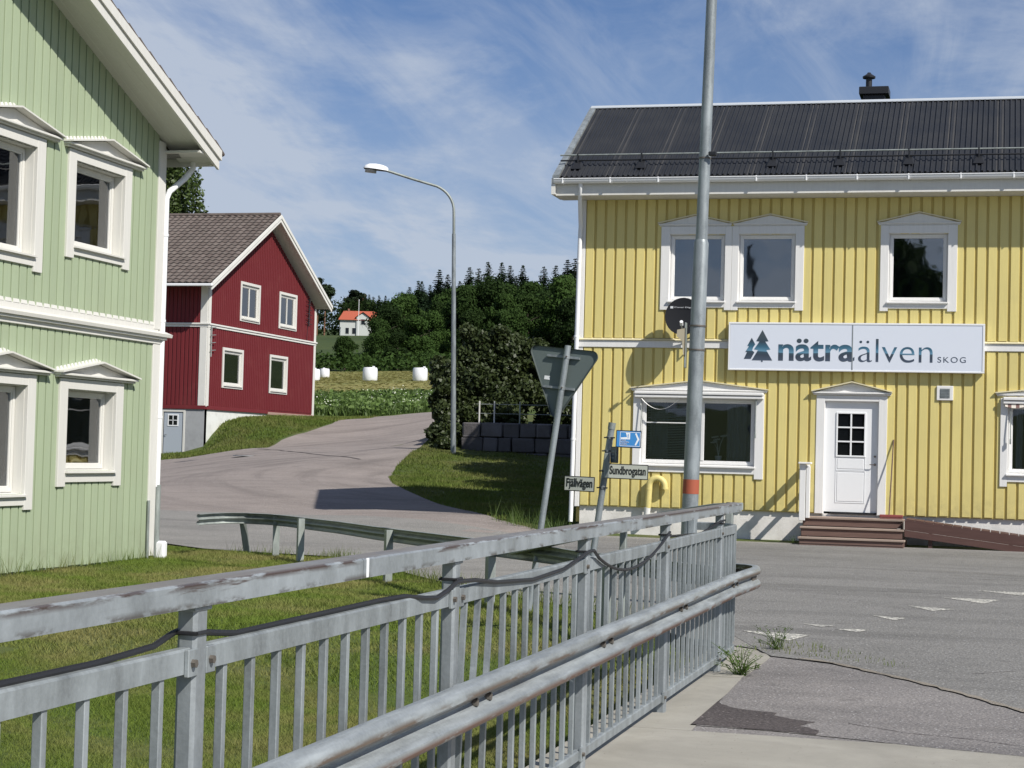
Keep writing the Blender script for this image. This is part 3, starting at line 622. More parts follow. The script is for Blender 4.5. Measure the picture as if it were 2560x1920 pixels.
def pot(u,v,w,h=.3,kind='grass'):
    def f(F,win,g,f0):
        mb=MB(); mb.tube([(u,v,f0+w),(u,v+.13,f0+w)],[.05,.07],12); F.part(mb,'flower_pot',MT('pot_glaze',.4).color((.12,.16,.12)).m if kind=='grass' else M['whiteY'],parent=win)
        lf=MB()
        for k in range(26 if kind=='grass' else 5):
            an=random.uniform(0,6.28); r=random.uniform(.05,.2)*(1 if kind=='grass' else .9); hh=h*random.uniform(.6,1.15); bx,bz=math.cos(an),math.sin(an)*.35
            p=[(u,v+.12,f0+w),(u+bx*r*.35,v+.12+hh*.6,f0+w+bz*r*.4),(u+bx*r,v+.12+hh,f0+w+bz*r)]
            lf.tube(p,[.008,.007,.003],4,smooth=False)
            if kind!='grass':
                e=p[2]
                for q in range(3): lf.box(e[0]-.06+q*.03,e[0]+.01+q*.03,e[1]-.012+q*.01,e[1]+.012+q*.01,e[2]-.01,e[2]+.012)
        F.part(lf,'pot_plant',MT('houseplant_leaf',.6).color((.28,.27,.10) if kind=='grass' else (.55,.58,.55)).m,parent=win)
    return f
# ================================================ YELLOW HOUSE
YF=35.0
yh=thing('yellow_house',(-2,YF,.05),'two-storey yellow wooden house with black corrugated metal roof and white trim','house')
FY=Fac(yh,'-y',YF)
wins_lo=[(-6.68,-4.48,1.46,2.74),(.15,2.4,1.46,2.74)]
wins_up=[(-6.19,-5.12,4.61,5.89),(-4.86,-3.78,4.61,5.89),(-2.05,-.97,4.61,5.89),(1.9,2.95,4.61,5.89)]
door_h=(-3.18,-2.17,.60,2.74)
core=MB(); core.box(-7.93,4.9,.62,6.57,-.9,-.95)
FY.wall('wall',-7.9,4.9,.62,6.57,wins_lo+wins_up+[door_h],.12,M['backing'])
# far and side walls
sw=MB(); sw.box(-7.95,-7.83,YF+.12,40.1,.3,6.57); sw.box(-7.95,5,40.0,40.12,.3,6.57); sw.box(4.9,5.02,YF,40.1,.3,6.57)
sw.prism([(YF,6.57),(40.1,6.57),(37.55,8.25)],-7.95,-7.83,0); sw.prism([(YF,6.57),(40.1,6.57),(37.55,8.25)],4.9,5.02,0); sw.build('side_wall',M['backing'],yh)
fl=MB().box(-7.8,4.9,YF+1.1,40,3.6,3.75).build('inner_floor',M['room'],yh)
FY.boards('board',-7.85,4.9,.2,.152,.64,3.69,wins_lo+[door_h],.030,M['yellow'],jit=.006,offs=.01)
FY.boards('board',-7.85,4.9,.2,.152,3.885,6.57,wins_up,.030,M['yellow'],jit=.006,offs=.01)
mb=MB().bbox(-8.03,-4.99,3.70,3.835,0,.05,.006); mb.bbox(-.25,4.95,3.70,3.835,0,.05,.006); mb.bbox(-5.0,-.24,3.70,3.835,0,.05,.006); FY.part(mb,'storey_band',M['whiteY'])
mb=MB(); mb.add([(-8.05,3.838,0),(4.95,3.838,0),(4.95,3.838,.075),(-8.05,3.838,.075),(-8.05,3.885,0),(4.95,3.885,0),(4.95,3.853,.075),(-8.05,3.853,.075)],[(0,3,2,1),(4,5,6,7),(0,1,5,4),(1,2,6,5),(2,3,7,6),(3,0,4,7)]); FY.part(mb,'band_flashing',M['cream'])
FY.part(MB().bbox(-7.99,-7.86,.6,6.57,0,.03,.005),'corner_board',M['whiteY'])
mb=MB().box(-7.99,-7.951,YF-.03,YF+.12,.6,6.57); mb.build('corner_board',M['whiteY'],yh)
# foundation
FY.part(MB().box(-7.86,4.9,-.4,.62,-.2,-.035),'foundation',M['found'])
MB().box(-7.88,-7.8,YF+.2,40.1,-.3,.4).build('foundation',M['found'],yh)
for k in range(4):
    u=-7.3+k*.78
def yw(casing,opening,ped,**k):
    return window(FY,'window',casing,opening,mat=M['whiteY'],ped=ped,edge=M['cream'],**k)
yw((-6.36,-4.992,4.43,6.04),(-6.19,-5.12,4.61,5.89),(-6.43,-4.985,6.045,6.255),frame=.085,apron=4.48,label='left half of the double upper window with white casing')
yw((-4.988,-3.62,4.43,6.04),(-4.86,-3.78,4.61,5.89),(-4.985,-3.55,6.045,6.255),frame=.085,apron=4.48,label='right half of the double upper window, pole mirrored in the glass')
yw((-2.20,-.80,4.43,6.04),(-2.05,-.97,4.61,5.89),(-2.27,-.73,6.045,6.275),frame=.085,apron=4.48,label='single upper window with a tree mirrored in its glass')
yw((1.75,3.1,4.43,6.04),(1.9,2.95,4.61,5.89),(1.68,3.17,6.045,6.275),frame=.085,apron=4.48)
wc=yw((-6.83,-4.31,1.22,2.84),(-6.68,-4.48,1.46,2.74),(-6.90,-4.24,2.86,3.07),frame=.09,mullions=(-5.49,),glassm=M['glasslow'],apron=1.31,bars=((-6.59,-5.52,2.26),),recess=.05,
   inner=both(blinds(-6.58,-5.53,1.55,2.60,-.06,.032),curtain(-5.05,-4.6,1.5,2.7,-.12,.09,.03),curtain(-6.55,-6.2,1.5,2.7,-.18,.09,.03),pot(-5.2,1.52,-.12,.36,'orchid')),label='wide lower window with blinds in its left half')
wd=yw((.02,2.55,1.22,2.84),(.15,2.4,1.46,2.74),(-.08,2.62,2.88,3.07),frame=.09,mullions=(1.28,),glassm=M['glasslow'],apron=1.31,recess=.05,inner=curtain(.3,.42,1.5,2.7,-.1,.09,.03),label='lower window at the right edge with striped awning rolled up')
# awning cassettes with arms
for (a,b,win) in ((-6.80,-4.32,wc),(.06,2.5,wd)):
    mb=MB().bbox(a,b,2.80,2.86,.05,.15,.012); mb.bbox(a,b,2.735,2.79,.055,.13,.012); FY.part(mb,'awning_cassette',M['whiteY'],parent=win)
    mb=MB(); 
    for x in (a+.14,b-.14): mb.tube([(x,2.74,.09),(x,2.2,.12),(x+.005,2.02,.12)],.010,6); mb.bbox(x-.014,x+.014,2.0,2.10,.10,.14,.004)
    FY.part(mb,'awning_arm',M['galvold'],parent=win)
sc=MB(); n=40
vs=[]
for i in range(n+1):
    u=-6.66+.72*i/n; d=.22*math.sin(math.pi*i/n)**.8; vs+=[(u,2.735-d,.10),(u,2.715-d*.93,.13)]
sc.add(vs,[(2*i,2*i+2,2*i+3,2*i+1) for i in range(n)]); FY.part(sc,'awning_valance',M['whiteY'],parent=wc)
sc=MB(); vs=[]
for i in range(61):
    u=.1+2.35*i/60; vs+=[(u,2.735,.10),(u,2.69-.03*abs(math.sin(i*.35)),.135)]
def stripes():
    m=MT('striped_awning_cloth',.9); x=m.xyz()[0]; s_=m.math('SINE',m.math('MULTIPLY',x,44)); m.color(m.mix(m.mr(s_,.1,.2),(.62,.57,.50),(.17,.10,.09))); return m.m
sc.add(vs,[(2*i,2*i+2,2*i+3,2*i+1) for i in range(60)]); FY.part(sc,'awning_valance',stripes(),parent=wd)
# door
T=.045
mb=MB(); mb.bbox(-3.33,-3.175,.62,2.84,0,T); mb.bbox(-2.175,-2.02,.62,2.84,0,T); mb.bbox(-3.175,-2.175,2.735,2.84,0,T-.003); mb.box(-3.19,-3.165,.6,2.735,-.1,.01); mb.box(-2.185,-2.16,.6,2.735,-.1,.01); mb.box(-3.165,-2.185,2.72,2.737,-.1,.01)
dc=FY.part(mb,'door_casing',M['whiteY']); FY.pediment(dc,-3.42,-1.93,2.845,3.085,M['whiteY'],edge=M['cream'],ch=.06,proj=.13)
lf=MB(); px=[(-2.93,-2.44,1.72,2.50)]
us=[-3.165,-2.93,-2.44,-2.185]; vs_=[.66,1.72,2.50,2.72]
for i in range(3):
    for j in range(3):
        if i==1 and j==1: continue
        lf.box(us[i],us[i+1],vs_[j],vs_[j+1],-.09,-.04)
for (a,b,c,d) in ((-2.93,-2.44,.86,1.40),(-2.93,-2.44,1.47,1.66)):
    for (x0,x1,y0,y1) in ((a-.03,b+.03,c-.03,c-.018),(a-.03,b+.03,d+.018,d+.03),(a-.03,a-.018,c-.018,d+.018),(b+.018,b+.03,c-.018,d+.018)): lf.box(x0,x1,y0,y1,-.04,-.033)
    lf.bbox(a,b,c,d,-.042,-.032,.006)
door=FY.part(lf,'door',M['metalwhite'])
fr=MB(); 
for (x0,x1,y0,y1) in ((-2.96,-2.93,1.69,2.53),(-2.44,-2.41,1.69,2.53),(-2.93,-2.44,1.69,1.72),(-2.93,-2.44,2.50,2.53)): fr.bbox(x0,x1,y0,y1,-.06,-.022,.004)
fr.bbox(-2.70,-2.67,1.72,2.50,-.06,-.025,.003)
for v in (1.965,2.23): fr.bbox(-2.93,-2.70,v,v+.028,-.06,-.025,.003); fr.bbox(-2.67,-2.44,v,v+.028,-.06,-.025,.003)
FY.part(fr,'glazing_bars',M['metalwhite'],parent=door)
for i in range(2):
    for j in range(3):
        g=MB().box((-2.93,-2.67)[i],(-2.70,-2.44)[i],(1.72,1.993,2.258)[j],(1.965,2.23,2.50)[j],-.058,-.052); FY.part(g,'door_pane',M['black_pane'],parent=door)
mb=MB().tube([(-2.235,1.56,-.04),(-2.235,1.56,-.02)],.022,12); mb.tube([(-2.235,1.71,-.04),(-2.235,1.71,-.02)],.02,12); mb.tube([(-2.235,1.56,-.02),(-2.235,1.56,.02),(-2.33,1.558,.022)],.009,8); FY.part(mb,'door_handle',M['bolt'],parent=door)
FY.part(MB().box(-3.05,-2.2,.625,.66,-.08,.01),'threshold',M['blackmetal'])
# wall vent
mb=MB().bbox(-1.13,-.83,2.78,3.05,.022,.06,.008)
v=FY.part(mb,'wall_vent',M['whiteY']); lv=MB(); 
for k in range(6): lv.box(-1.06,-.90,2.835+k*.028,2.850+k*.028,.060,.072)
FY.part(lv,'louvre',M['galv'],parent=v); FY.part(MB().box(-1.07,-.89,2.82,3.0,.059,.061),'louvre_opening',M['galvold'],parent=v)
# filler pipe, painted yellow with white foot
pth=[(-6.49,.62,.12),(-6.47,.98,.12)]+[(-6.32-.15*math.cos(a),.98+.15*math.sin(a)+.06,.12) for a in np.linspace(.15,math.pi-.1,12)]+[(-6.165,.99,.12)]
pp=FY.part(MB().tube(pth,[.062]*len(pth),14),'vent_pipe',M['yellow'])
FY.part(MB().tube([(-6.51,.42,.10),(-6.495,.63,.12)],[.06,.063],14),'pipe_foot',M['whiteY'],parent=pp)
FY.part(MB().tube([(-6.474,.965,.12),(-6.47,.985,.12)],.066,14),'pipe_collar',M['yellow'],parent=pp); FY.part(MB().tube([(-6.165,1.02,.12),(-6.165,.985,.12)],.068,14),'pipe_collar',M['yellow'],parent=pp)
# eaves
EY,EZ,RYd,RZ=34.34,6.93,37.55,8.88
mb=MB(); mb.prism([(34.44,6.60),(35.0,6.572),(35.0,6.72),(34.44,6.76)],-8.34,5.3,0); mb.build('soffit',M['whiteold'],yh)
mb=MB(); mb.box(-8.34,5.3,34.41,34.44,6.585,6.86); mb.build('fascia',M['whiteold'],yh)
gt=[]
for a in np.linspace(math.pi,2*math.pi,9): gt.append((34.335+.065*math.cos(a),6.885+.085*math.sin(a)))
gu=MB(); prof=gt+[(y+(.006 if y<34.335 else -.006),z+.004) for y,z in gt[::-1]]
gu.prism(prof,-8.36,5.3,0); gu.tube([(-8.36,34.268,6.888),(5.3,34.268,6.888)],.010,8); G=gu.build('gutter',M['metalwhite'],yh)
for k in range(15):
    x=-8.2+k*.93; MB().bbox(x,x+.025,34.262,34.42,6.80,6.908,.004).build('gutter_bracket',M['metalwhite'],yh)
# down pipe with swan neck
def downpipe(root,pts,r,mat,cl):
    o=MB().tube(pts,r,14).build('downpipe',mat,root)
    for p in cl: MB().tube([(p[0],p[1],p[2]-.02),(p[0],p[1],p[2]+.02)],r+.007,14).build('pipe_clip',mat,o,org=root.location,loc=(0,0,0))
    return o
downpipe(yh,[(-7.85,34.37,6.83),(-7.85,34.38,6.72),(-7.88,34.48,6.55),(-7.93,34.78,6.2),(-7.945,34.89,6.05),(-7.955,34.9,5.9),(-8.0,34.9,.5),(-8.0,34.88,.3)],.042,M['metalwhite'],[(-7.965,34.9,5.35),(-7.98,34.9,3.9),(-7.99,34.9,1.9)])
# roof: corrugated sheets, each its own object
sl=math.hypot(RYd-EY,RZ-EZ); ang=math.atan2(RZ-EZ,RYd-EY); SWD=.905; ribs=9
def sheetmesh():
    mb=MB(); p=SWD/ribs; pr=[]
    for k in range(ribs):
        x=k*p; pr+=[(x,0),(x+p*.62,0),(x+p*.68,.030),(x+p*.94,.030)]
    pr.append((SWD,0)); n=len(pr)
    vs=[]
    for s_ in (0,sl*.5,sl):
        vs+=[(x,s_,z) for x,z in pr]+[(x,s_,z-.006) for x,z in pr]
    fs=[]
    for r in range(2):
        for i in range(n-1):
            a=r*2*n+i; fs.append((a,a+1,a+2*n+1,a+2*n)); b=a+n; fs.append((b,b+2*n,b+2*n+1,b+1))
    for i in range(n-1): fs.append((i,n+i,n+i+1,i+1))
    return mb.add(vs,fs).mesh('roof_sheet',M['roof'])
sm=sheetmesh()
for k in range(15):
    link('roof_sheet',sm,yh,Vector((-8.30+k*SWD,EY,EZ))-yh.location,(ang,0,0))
    link('roof_sheet',sm,yh,Vector((-8.30+(k+1)*SWD,2*RYd-EY,EZ))-yh.location,(ang,0,math.pi))
sb=MB(); sb.add([(-8.3,EY+.02,EZ-.02),(5.25,EY+.02,EZ-.02),(5.25,RYd,RZ-.02),(-8.3,RYd,RZ-.02),(-8.3,EY+.02,EZ-.08),(5.25,EY+.02,EZ-.08),(5.25,RYd,RZ-.10),(-8.3,RYd,RZ-.10)],[(0,1,2,3),(7,6,5,4),(0,4,5,1),(2,6,7,3),(3,7,4,0),(1,5,6,2)])
sb.add([(x,2*RYd-y,z) for x,y,z in sb.v[:8]],[f[::-1] for f in sb.f[:6]]); sb.build('roof_boarding',M['whiteold'],yh)
rd=MB(); rd.prism([(RYd-.10,RZ-.03),(RYd,RZ+.03),(RYd+.10,RZ-.03),(RYd+.10,RZ-.015),(RYd,RZ+.045),(RYd-.10,RZ-.015)],-8.38,5.3,0); rd.build('ridge_cap',MT('ridge_metal',.5).color((.42,.45,.48)).m,yh)
for (x0,x1) in ((-8.40,-8.27),(5.22,5.34)):
    vg=MB(); vg.add([(x0,EY-.02,EZ-.12),(x1,EY-.02,EZ-.12),(x1,RYd,RZ-.12),(x0,RYd,RZ-.12),(x0,EY-.02,EZ+.03),(x1,EY-.02,EZ+.045),(x1,RYd,RZ+.045),(x0,RYd,RZ+.03)],[(0,3,2,1),(4,5,6,7),(0,1,5,4),(1,2,6,5),(2,3,7,6),(3,0,4,7)])
    vg.add([(a,2*RYd-b,c) for a,b,c in vg.v[:8]],[f[::-1] for f in vg.f[:6]]); vg.build('verge_flashing',M['galv'],yh)
eb=MB(); eb.add([(-8.42,34.33,6.60),(-8.34,34.33,6.60),(-8.34,35.1,6.60),(-8.42,35.1,6.60),(-8.42,34.33,6.90),(-8.34,34.33,6.90),(-8.34,35.1,7.32),(-8.42,35.1,7.32)],[(0,3,2,1),(4,5,6,7),(0,1,5,4),(1,2,6,5),(2,3,7,6),(3,0,4,7)]); eb.build('eave_end_board',M['whiteold'],yh)
vb=MB(); vb.add([(-8.42,35.1,7.10),(-8.34,35.1,7.10),(-8.34,RYd,RZ-.30),(-8.42,RYd,RZ-.30),(-8.42,35.1,7.34),(-8.34,35.1,7.34),(-8.34,RYd,RZ-.02),(-8.42,RYd,RZ-.02)],[(0,3,2,1),(4,5,6,7),(0,1,5,4),(1,2,6,5),(2,3,7,6),(3,0,4,7)]); vb.build('verge_board',M['whiteold'],yh)
# snow guard: two rails on brackets
ry=34.78; rz=EZ+(ry-EY)*math.tan(ang)
sg=MB().tube([(-8.35,ry-.05,rz+.22),(5.2,ry-.05,rz+.22)],.016,8).build('snow_rail',M['galvold'],yh)
MB().tube([(-8.35,ry-.02,rz+.12),(5.2,ry-.02,rz+.12)],.016,8).build('snow_rail',M['blackmetal'],yh)
for k in range(11):
    x=-8.0+k*1.26; m_=MB().bbox(x-.012,x+.012,ry-.07,ry+.01,rz+.0,rz+.25,.003); m_.add([(x-.1,ry-.2,rz-.07),(x+.1,ry-.2,rz-.07),(x+.1,ry+.05,rz+.09),(x-.1,ry+.05,rz+.09),(x-.06,ry-.12,rz+.03),(x+.06,ry-.12,rz+.03),(x+.06,ry+.03,rz+.13),(x-.06,ry+.03,rz+.13)],[(0,3,2,1),(4,5,6,7),(0,1,5,4),(1,2,6,5),(2,3,7,6),(3,0,4,7)]); m_.build('snow_rail_bracket',M['blackmetal'],yh)
# chimney
ch=MB().bbox(-2.82,-2.38,38.25,38.7,8.3,9.18,.01).build('chimney',M['blackmetal'],yh)
for nme,mm in (('chimney_cap',MB().bbox(-2.90,-2.30,38.17,38.78,9.16,9.32,.012)),('flue',MB().tube([(-2.72,38.45,9.3),(-2.72,38.45,9.56)],.065,14)),('flue_cowl',MB().tube([(-2.72,38.45,9.54),(-2.72,38.45,9.575),(-2.72,38.45,9.63),(-2.72,38.45,9.66)],[.13,.135,.05,.03],14))):
    link(nme,mm.mesh(nme,M['blackmetal'],yh.location),ch)

# porch steps
st=thing('wooden_steps',(-2.55,34.3,.02),'brown stained wooden steps below the white door of the yellow house','steps')
zs=[.57,.40,.22]; ys=[34.28,33.98,33.68]
for i,(z,y) in enumerate(zip(zs,ys)):
    back=35.0-.03 if i==0 else ys[i-1]+.02
    x0,x1=(-3.50+.0*i,-1.66+.03*i)
    for k in range(3 if i==0 else 2):
        w=(back-y)/(3 if i==0 else 2); MB().bbox(x0,x1,y+k*w+(.0),y+(k+1)*w-.012,z-.035,z,.005).build('tread',M['decktop'],st)
    low=zs[i+1] if i<2 else .02
    MB().bbox(x0+.03,x1-.03,y+.03,y+.055,low+.01,z-.037,.003).build('riser',M['deck'],st)
    if i==2: MB().bbox(x0+.03,x1-.03,y+.024,y+.03,.10,.107,.001).build('riser',M['blackmetal'],st)
    for x in (x0+.02,x1-.045): MB().box(x,x+.025,y+.056,34.9,low-.17 if i<2 else .0,z-.037).build('side_board',M['deck'],st)
nr=thing('stair_railing',(-3.47,34.25,.57),'short white painted railing with capped post at the left of the wooden steps','railing')
MB().bbox(-3.54,-3.43,34.2,34.3,.50,1.54,.006).build('post',M['whiteY'],nr); MB().bbox(-3.56,-3.33,34.13,34.37,1.54,1.575,.006).build('post_cap',M['whiteY'],nr)
MB().bbox(-3.42,-3.35,34.2,34.3,.55,1.50,.006).build('post',M['whiteY'],nr)
MB().bbox(-3.56,-3.42,34.3,34.95,1.47,1.53,.005).build('top_rail',M['whiteY'],nr); MB().bbox(-3.51,-3.47,34.3,34.95,1.02,1.12,.005).build('mid_rail',M['whiteY'],nr)
rp=thing('wooden_ramp',(-1.6,34.3,.3),'dark red-brown wooden access ramp sloping down to the right of the steps','ramp')
def slab(x0,x1,y0,y1,za0,za1,zb0,zb1):
    return MB().add([(x0,y0,za0),(x1,y0,zb0),(x1,y1,zb0),(x0,y1,za0),(x0,y0,za1),(x1,y0,zb1),(x1,y1,zb1),(x0,y1,za1)],[(0,3,2,1),(4,5,6,7),(0,1,5,4),(1,2,6,5),(2,3,7,6),(3,0,4,7)])
for (o0,o1) in ((-.005,-.18),(-.184,-.30)):
    slab(-1.62,3.2,34.0,34.04,.58+o1,.58+o0,.02+o1+.04,.02+o0+.04).build('side_board',M['ramp'],rp)
for k in range(28):
    x=-1.6+k*.165; z=.60-(x+1.62)*.116
    slab(x,x+.15,34.05,34.9,z-.03,z,z-.03-.017,z-.017).build('plank',M['ramp'],rp)
for x in (-1.2,.2,1.4): MB().box(x,x+.07,34.06,34.13,.0,.4-(x+1.2)*.11).build('support',M['ramp'],rp)
br=thing('broom',(-1.9,34.55,.58),'push broom with thin brown handle leaning on the yellow wall beside the door','broom')
MB().tube([(-1.93,34.55,.63),(-1.895,34.965,2.03)],.012,8).build('handle',M['deck'],br)
MB().bbox(-2.10,-1.68,34.50,34.60,.60,.65,.008).build('head',MT('broom_head',.7).color((.22,.05,.045)).m,br)
bb=MB()
for k in range(24): bb.box(-2.09+k*.017,-2.082+k*.017,34.505,34.595,.572,.60)
bb.build('bristles',MT('broom_bristle',.8).color((.30,.10,.09)).m,br)

# business sign
sgn=thing('business_sign',(-2.65,YF-.1,3.3),'long white sign box lettered nätraälven SKOG with tree emblem above the door','sign')
FS=Fac(sgn,'-y',YF)
SU0,SU1,SV0,SV1=-5.0,-.28,3.285,4.195; SW0,SW1=.05,.17
FS.part(MB().box(SU0+.03,SU1-.03,SV0+.03,SV1-.03,SW0,SW1-.008),'sign_panel',MT('sign_panel',.35).color((.66,.70,.78)).m)
mb=MB(); mb.bbox(SU0,SU1,SV1-.035,SV1,SW0,SW1,.004); mb.bbox(SU0,SU1,SV0,SV0+.03,SW0,SW1,.004); mb.bbox(SU0,SU0+.025,SV0+.03,SV1-.035,SW0,SW1,.004); mb.bbox(SU1-.04,SU1,SV0+.03,SV1-.035,SW0,SW1,.004); FS.part(mb,'sign_frame',M['metalwhite'])
FS.part(MB().box(-2.682,-2.664,SV0+.03,SV1-.035,SW1-.008,SW1-.002),'panel_joint',M['galv'])
def lettermat():
    m=MT('letter_film',.5); x=m.xyz(); z=x[2]
    e=m.math('ADD',z,m.math('MULTIPLY',m.math('SINE',m.math('MULTIPLY',x[0],3.0)),.02))
    n=m.node('ShaderNodeValToRGB'); m.lk(m.mr(e,3.42,3.92),n.inputs[0]); cr=n.color_ramp
    cr.elements[0].position=0; cr.elements[0].color=(.075,.10,.15,1); cr.elements[1].position=1; cr.elements[1].color=(.05,.07,.085,1)
    for p,c in ((.30,(.035,.05,.075,1)),(.42,(.035,.07,.10,1)),(.435,(.12,.26,.38,1)),(.60,(.035,.12,.19,1)),(.78,(.03,.055,.08,1))):
        el=cr.elements.new(p); el.color=c
    m.color(n.outputs[0]); return m.m
LM=lettermat()
def text(body,name,F,u,v,w,height,width,mat,bold=0.0,parent=None,ext=.0015,space=1.0,root=None):
    cu=bpy.data.curves.new(name,'FONT'); cu.body=body; cu.size=1; cu.offset=bold; cu.extrude=ext; cu.space_character=space
    ob=bpy.data.objects.new('tmp',cu); COL.objects.link(ob); dg=bpy.context.evaluated_depsgraph_get(); me=bpy.data.meshes.new_from_object(ob.evaluated_get(dg)); bpy.data.objects.remove(ob)
    co=np.empty(len(me.vertices)*3,np.float32); me.vertices.foreach_get('co',co); co=co.reshape(-1,3)
    mn,mx=co.min(0),co.max(0); co[:,0]=(co[:,0]-mn[0])/(mx[0]-mn[0])*width; co[:,1]=(co[:,1]-mn[1])/(mx[1]-mn[1])*height
    co[:,2]=(co[:,2]-mn[2])/(mx[2]-mn[2])*ext*2
    me.vertices.foreach_set('co',co.ravel()); me.update(); me.name=name; me.materials.clear(); me.materials.append(mat)
    return (me,(u,v,w)) if F is None else link(name,me,F.root,F.loc(u,v,w),F.rot)
# px -> sign coordinates measured on the photograph's sign: left edge 0, right edge 4.72 m
k_=4.72/2090.; su=lambda x: SU0+(x-72)*k_; 
text('nätra','lettering',FS,su(492),3.468,SW1-.008,.425,(1120-492)*k_,LM,bold=.02)
text('älven','lettering',FS,su(1150),3.466,SW1-.008,.435,(1750-1150)*k_,LM,bold=-.010)
text('SKOG','lettering',FS,su(1790),3.475,SW1-.008,.105,(2015-1790)*k_,LM,space=1.25)
def tree_emblem(tiers,cx,vb,vt,wd,cut=None):
    pts=[]; n=tiers; L_=[];Rr=[]
    H=vt-vb
    prof=[(0,1.0),(.30,.63),(.14,.62),(.40,.36),(.20,.34),(.50,.0)]
    R=[(x*wd*1.0,vb+z*H) for x,z in prof]
    return [(cx+x,z) for x,z in R],[(cx-x,z) for x,z in R]
r,l=tree_emblem(3,su(357),3.475,4.05,.385*1.0)
big=r+[(su(363),3.475),(su(363),3.445),(su(350),3.445),(su(350),3.475)]+l[::-1][:-1]
mb=MB(); mb.prism(big[::-1],SW1-.008,SW1-.004); FS.part(mb,'tree_emblem',LM)
cxs=su(268); 
small=[(cxs,3.90),(cxs+.068,3.775),(cxs+.03,3.72),(cxs+.012,3.66),(cxs+.055,3.625),(su(262)+.002,3.50),(su(205),3.50),(su(205)+.06,3.63),(su(205)+.025,3.63),(su(205)+.095,3.745),(su(205)+.06,3.745)]
mb=MB(); mb.prism(small[::-1],SW1-.008,SW1-.004); FS.part(mb,'tree_emblem',LM)

# satellite dish
dh=thing('satellite_dish',(-5.7,34.8,3.95),'dark grey satellite dish on the yellow wall, half hidden by the tall galvanised pole','satellite dish')
D=MB(); dn=Vector((.10,-.93,.30)).normalized(); du=Vector((0,0,1)).cross(dn).normalized(); dv=dn.cross(du); c0=Vector((-5.83,34.55,4.26)); rings=[]; K=28
for j in range(7):
    r_=j/6; rings.append([tuple(c0+du*(math.cos(2*math.pi*k/K)*r_*.345)+dv*(math.sin(2*math.pi*k/K)*r_*.38)+dn*(r_*r_*.05)) for k in range(K)])
for j in range(6,0,-1): rings.append([tuple(Vector(p)-dn*.012) for p in rings[j]])
D.loft(rings,True,False); D.sm=True; D.build('dish',MT('dish_paint',.8,0,.1).color((.014,.015,.018)).m,dh)
D2=MB(); foot=c0-dv*.36; lnb=foot+dn*.42+dv*.03; D2.tube([tuple(foot-dn*.1),tuple(foot+dn*.05),tuple(lnb)],.012,8); D2.tube([tuple(c0-dn*.03),(-5.72,34.8,4.0),(-5.70,34.98,3.95)],.02,8); D2.tube([(-5.72,34.8,4.0),(-5.72,34.8,3.75),(-5.70,34.98,3.75)],.016,8); D2.build('mount',M['galvold'],dh)
MB().tube([tuple(lnb-dn*.04+dv*.02),tuple(lnb+dn*.05+dv*.05)],.032,12).build('receiver',M['metalwhite'],dh)
me,_=text('Canal Digital','lettering',None,0,0,0,.035,.40,MT('dish_print',.6).color((.42,.43,.45)).m)
lt=link('lettering',me,dh); p=c0-du*.175+dv*.165+dn*.035; lt.matrix_local=Matrix(((du.x,dv.x,dn.x,p.x-dh.location.x),(du.y,dv.y,dn.y,p.y-dh.location.y),(du.z,dv.z,dn.z,p.z-dh.location.z),(0,0,0,1)))
mk=MB().box(-.25,-.195,.16,.205,.038,.041); o=link('logo_mark',mk.mesh('logo_mark',lt.data.materials[0]),dh); p=c0; o.matrix_local=Matrix(((du.x,dv.x,dn.x,p.x-dh.location.x),(du.y,dv.y,dn.y,p.y-dh.location.y),(du.z,dv.z,dn.z,p.z-dh.location.z),(0,0,0,1)))

# ================================================ GREEN HOUSE
XG=-12.273
gh=thing('green_house',(XG-3,21,-.1),'pale green wooden house with white trim and wide gable eaves at the left edge','house')
FG=Fac(gh,'+x',XG)
RG,EG=19.2,25.38
slope=.3705
def gtop(u): return 6.24-(abs(u-RG)-(25.13-RG))*slope
GB=0.0
up1=(22.64,24.09,4.27,5.43); up0=(20.10,21.58,4.02,5.43); lo1=(22.62,24.04,1.20,2.31); lo0=(20.10,21.55,.90,2.31); up2=(15.4,16.85,4.27,5.43); lo2=(15.4,16.85,1.2,2.31)
FG.wall('wall',13.0,EG-.02,-.12,5.9,[up0,up1,up2,lo0,lo1,lo2],.15,M['backgreen'],extra=lambda mb: mb.prism([(13.0,5.9),(EG-.02,5.9),(EG-.02,gtop(EG)),(RG,gtop(RG)),(13.0,gtop(13.02))],-.15,0))
gs_=MB(); gs_.box(XG-9,XG-.15,EG-.14,EG-.02,-.2,6.0); gs_.box(XG-9,XG-.15,13,13.12,-.2,6.0); gs_.box(XG-9.1,XG-9,13,EG,-.2,6.0); gs_.prism([(13,6),(EG,6),(RG,8.3)],XG-9.1,XG-9,0); gs_.build('side_wall',M['backgreen'],gh)
FG.boards('board',13.0,EG-.17,.197,.165,-.10,3.09,[lo0,lo1,lo2],.022,M['green'],offs=.02,jit=.006)
FG.boards('board',13.0,EG-.17,.197,.165,3.36,gtop,[up0,up1,up2],.022,M['green'],offs=.02)
bmk=MB(); bmk.bbox(13,EG+.03,3.09,3.20,0,.055,.006); FG.part(bmk,'storey_band',M['white'])
lg=MB(); lg.add([(13,3.20,0),(EG+.26,3.20,0),(EG+.26,3.20,.13),(13,3.20,.13),(13,3.30,0),(EG+.26,3.30,0),(EG+.26,3.245,.14),(13,3.245,.14)],[(0,3,2,1),(4,5,6,7),(0,1,5,4),(1,2,6,5),(2,3,7,6),(3,0,4,7)]); lg.bbox(13,EG+.15,3.16,3.20,.056,.10,.004); FG.part(lg,'band_ledge',M['white'])
skt=MB(); skt.bbox(13,EG-.02,3.25,3.365,0,.035,.004)
u=13.05
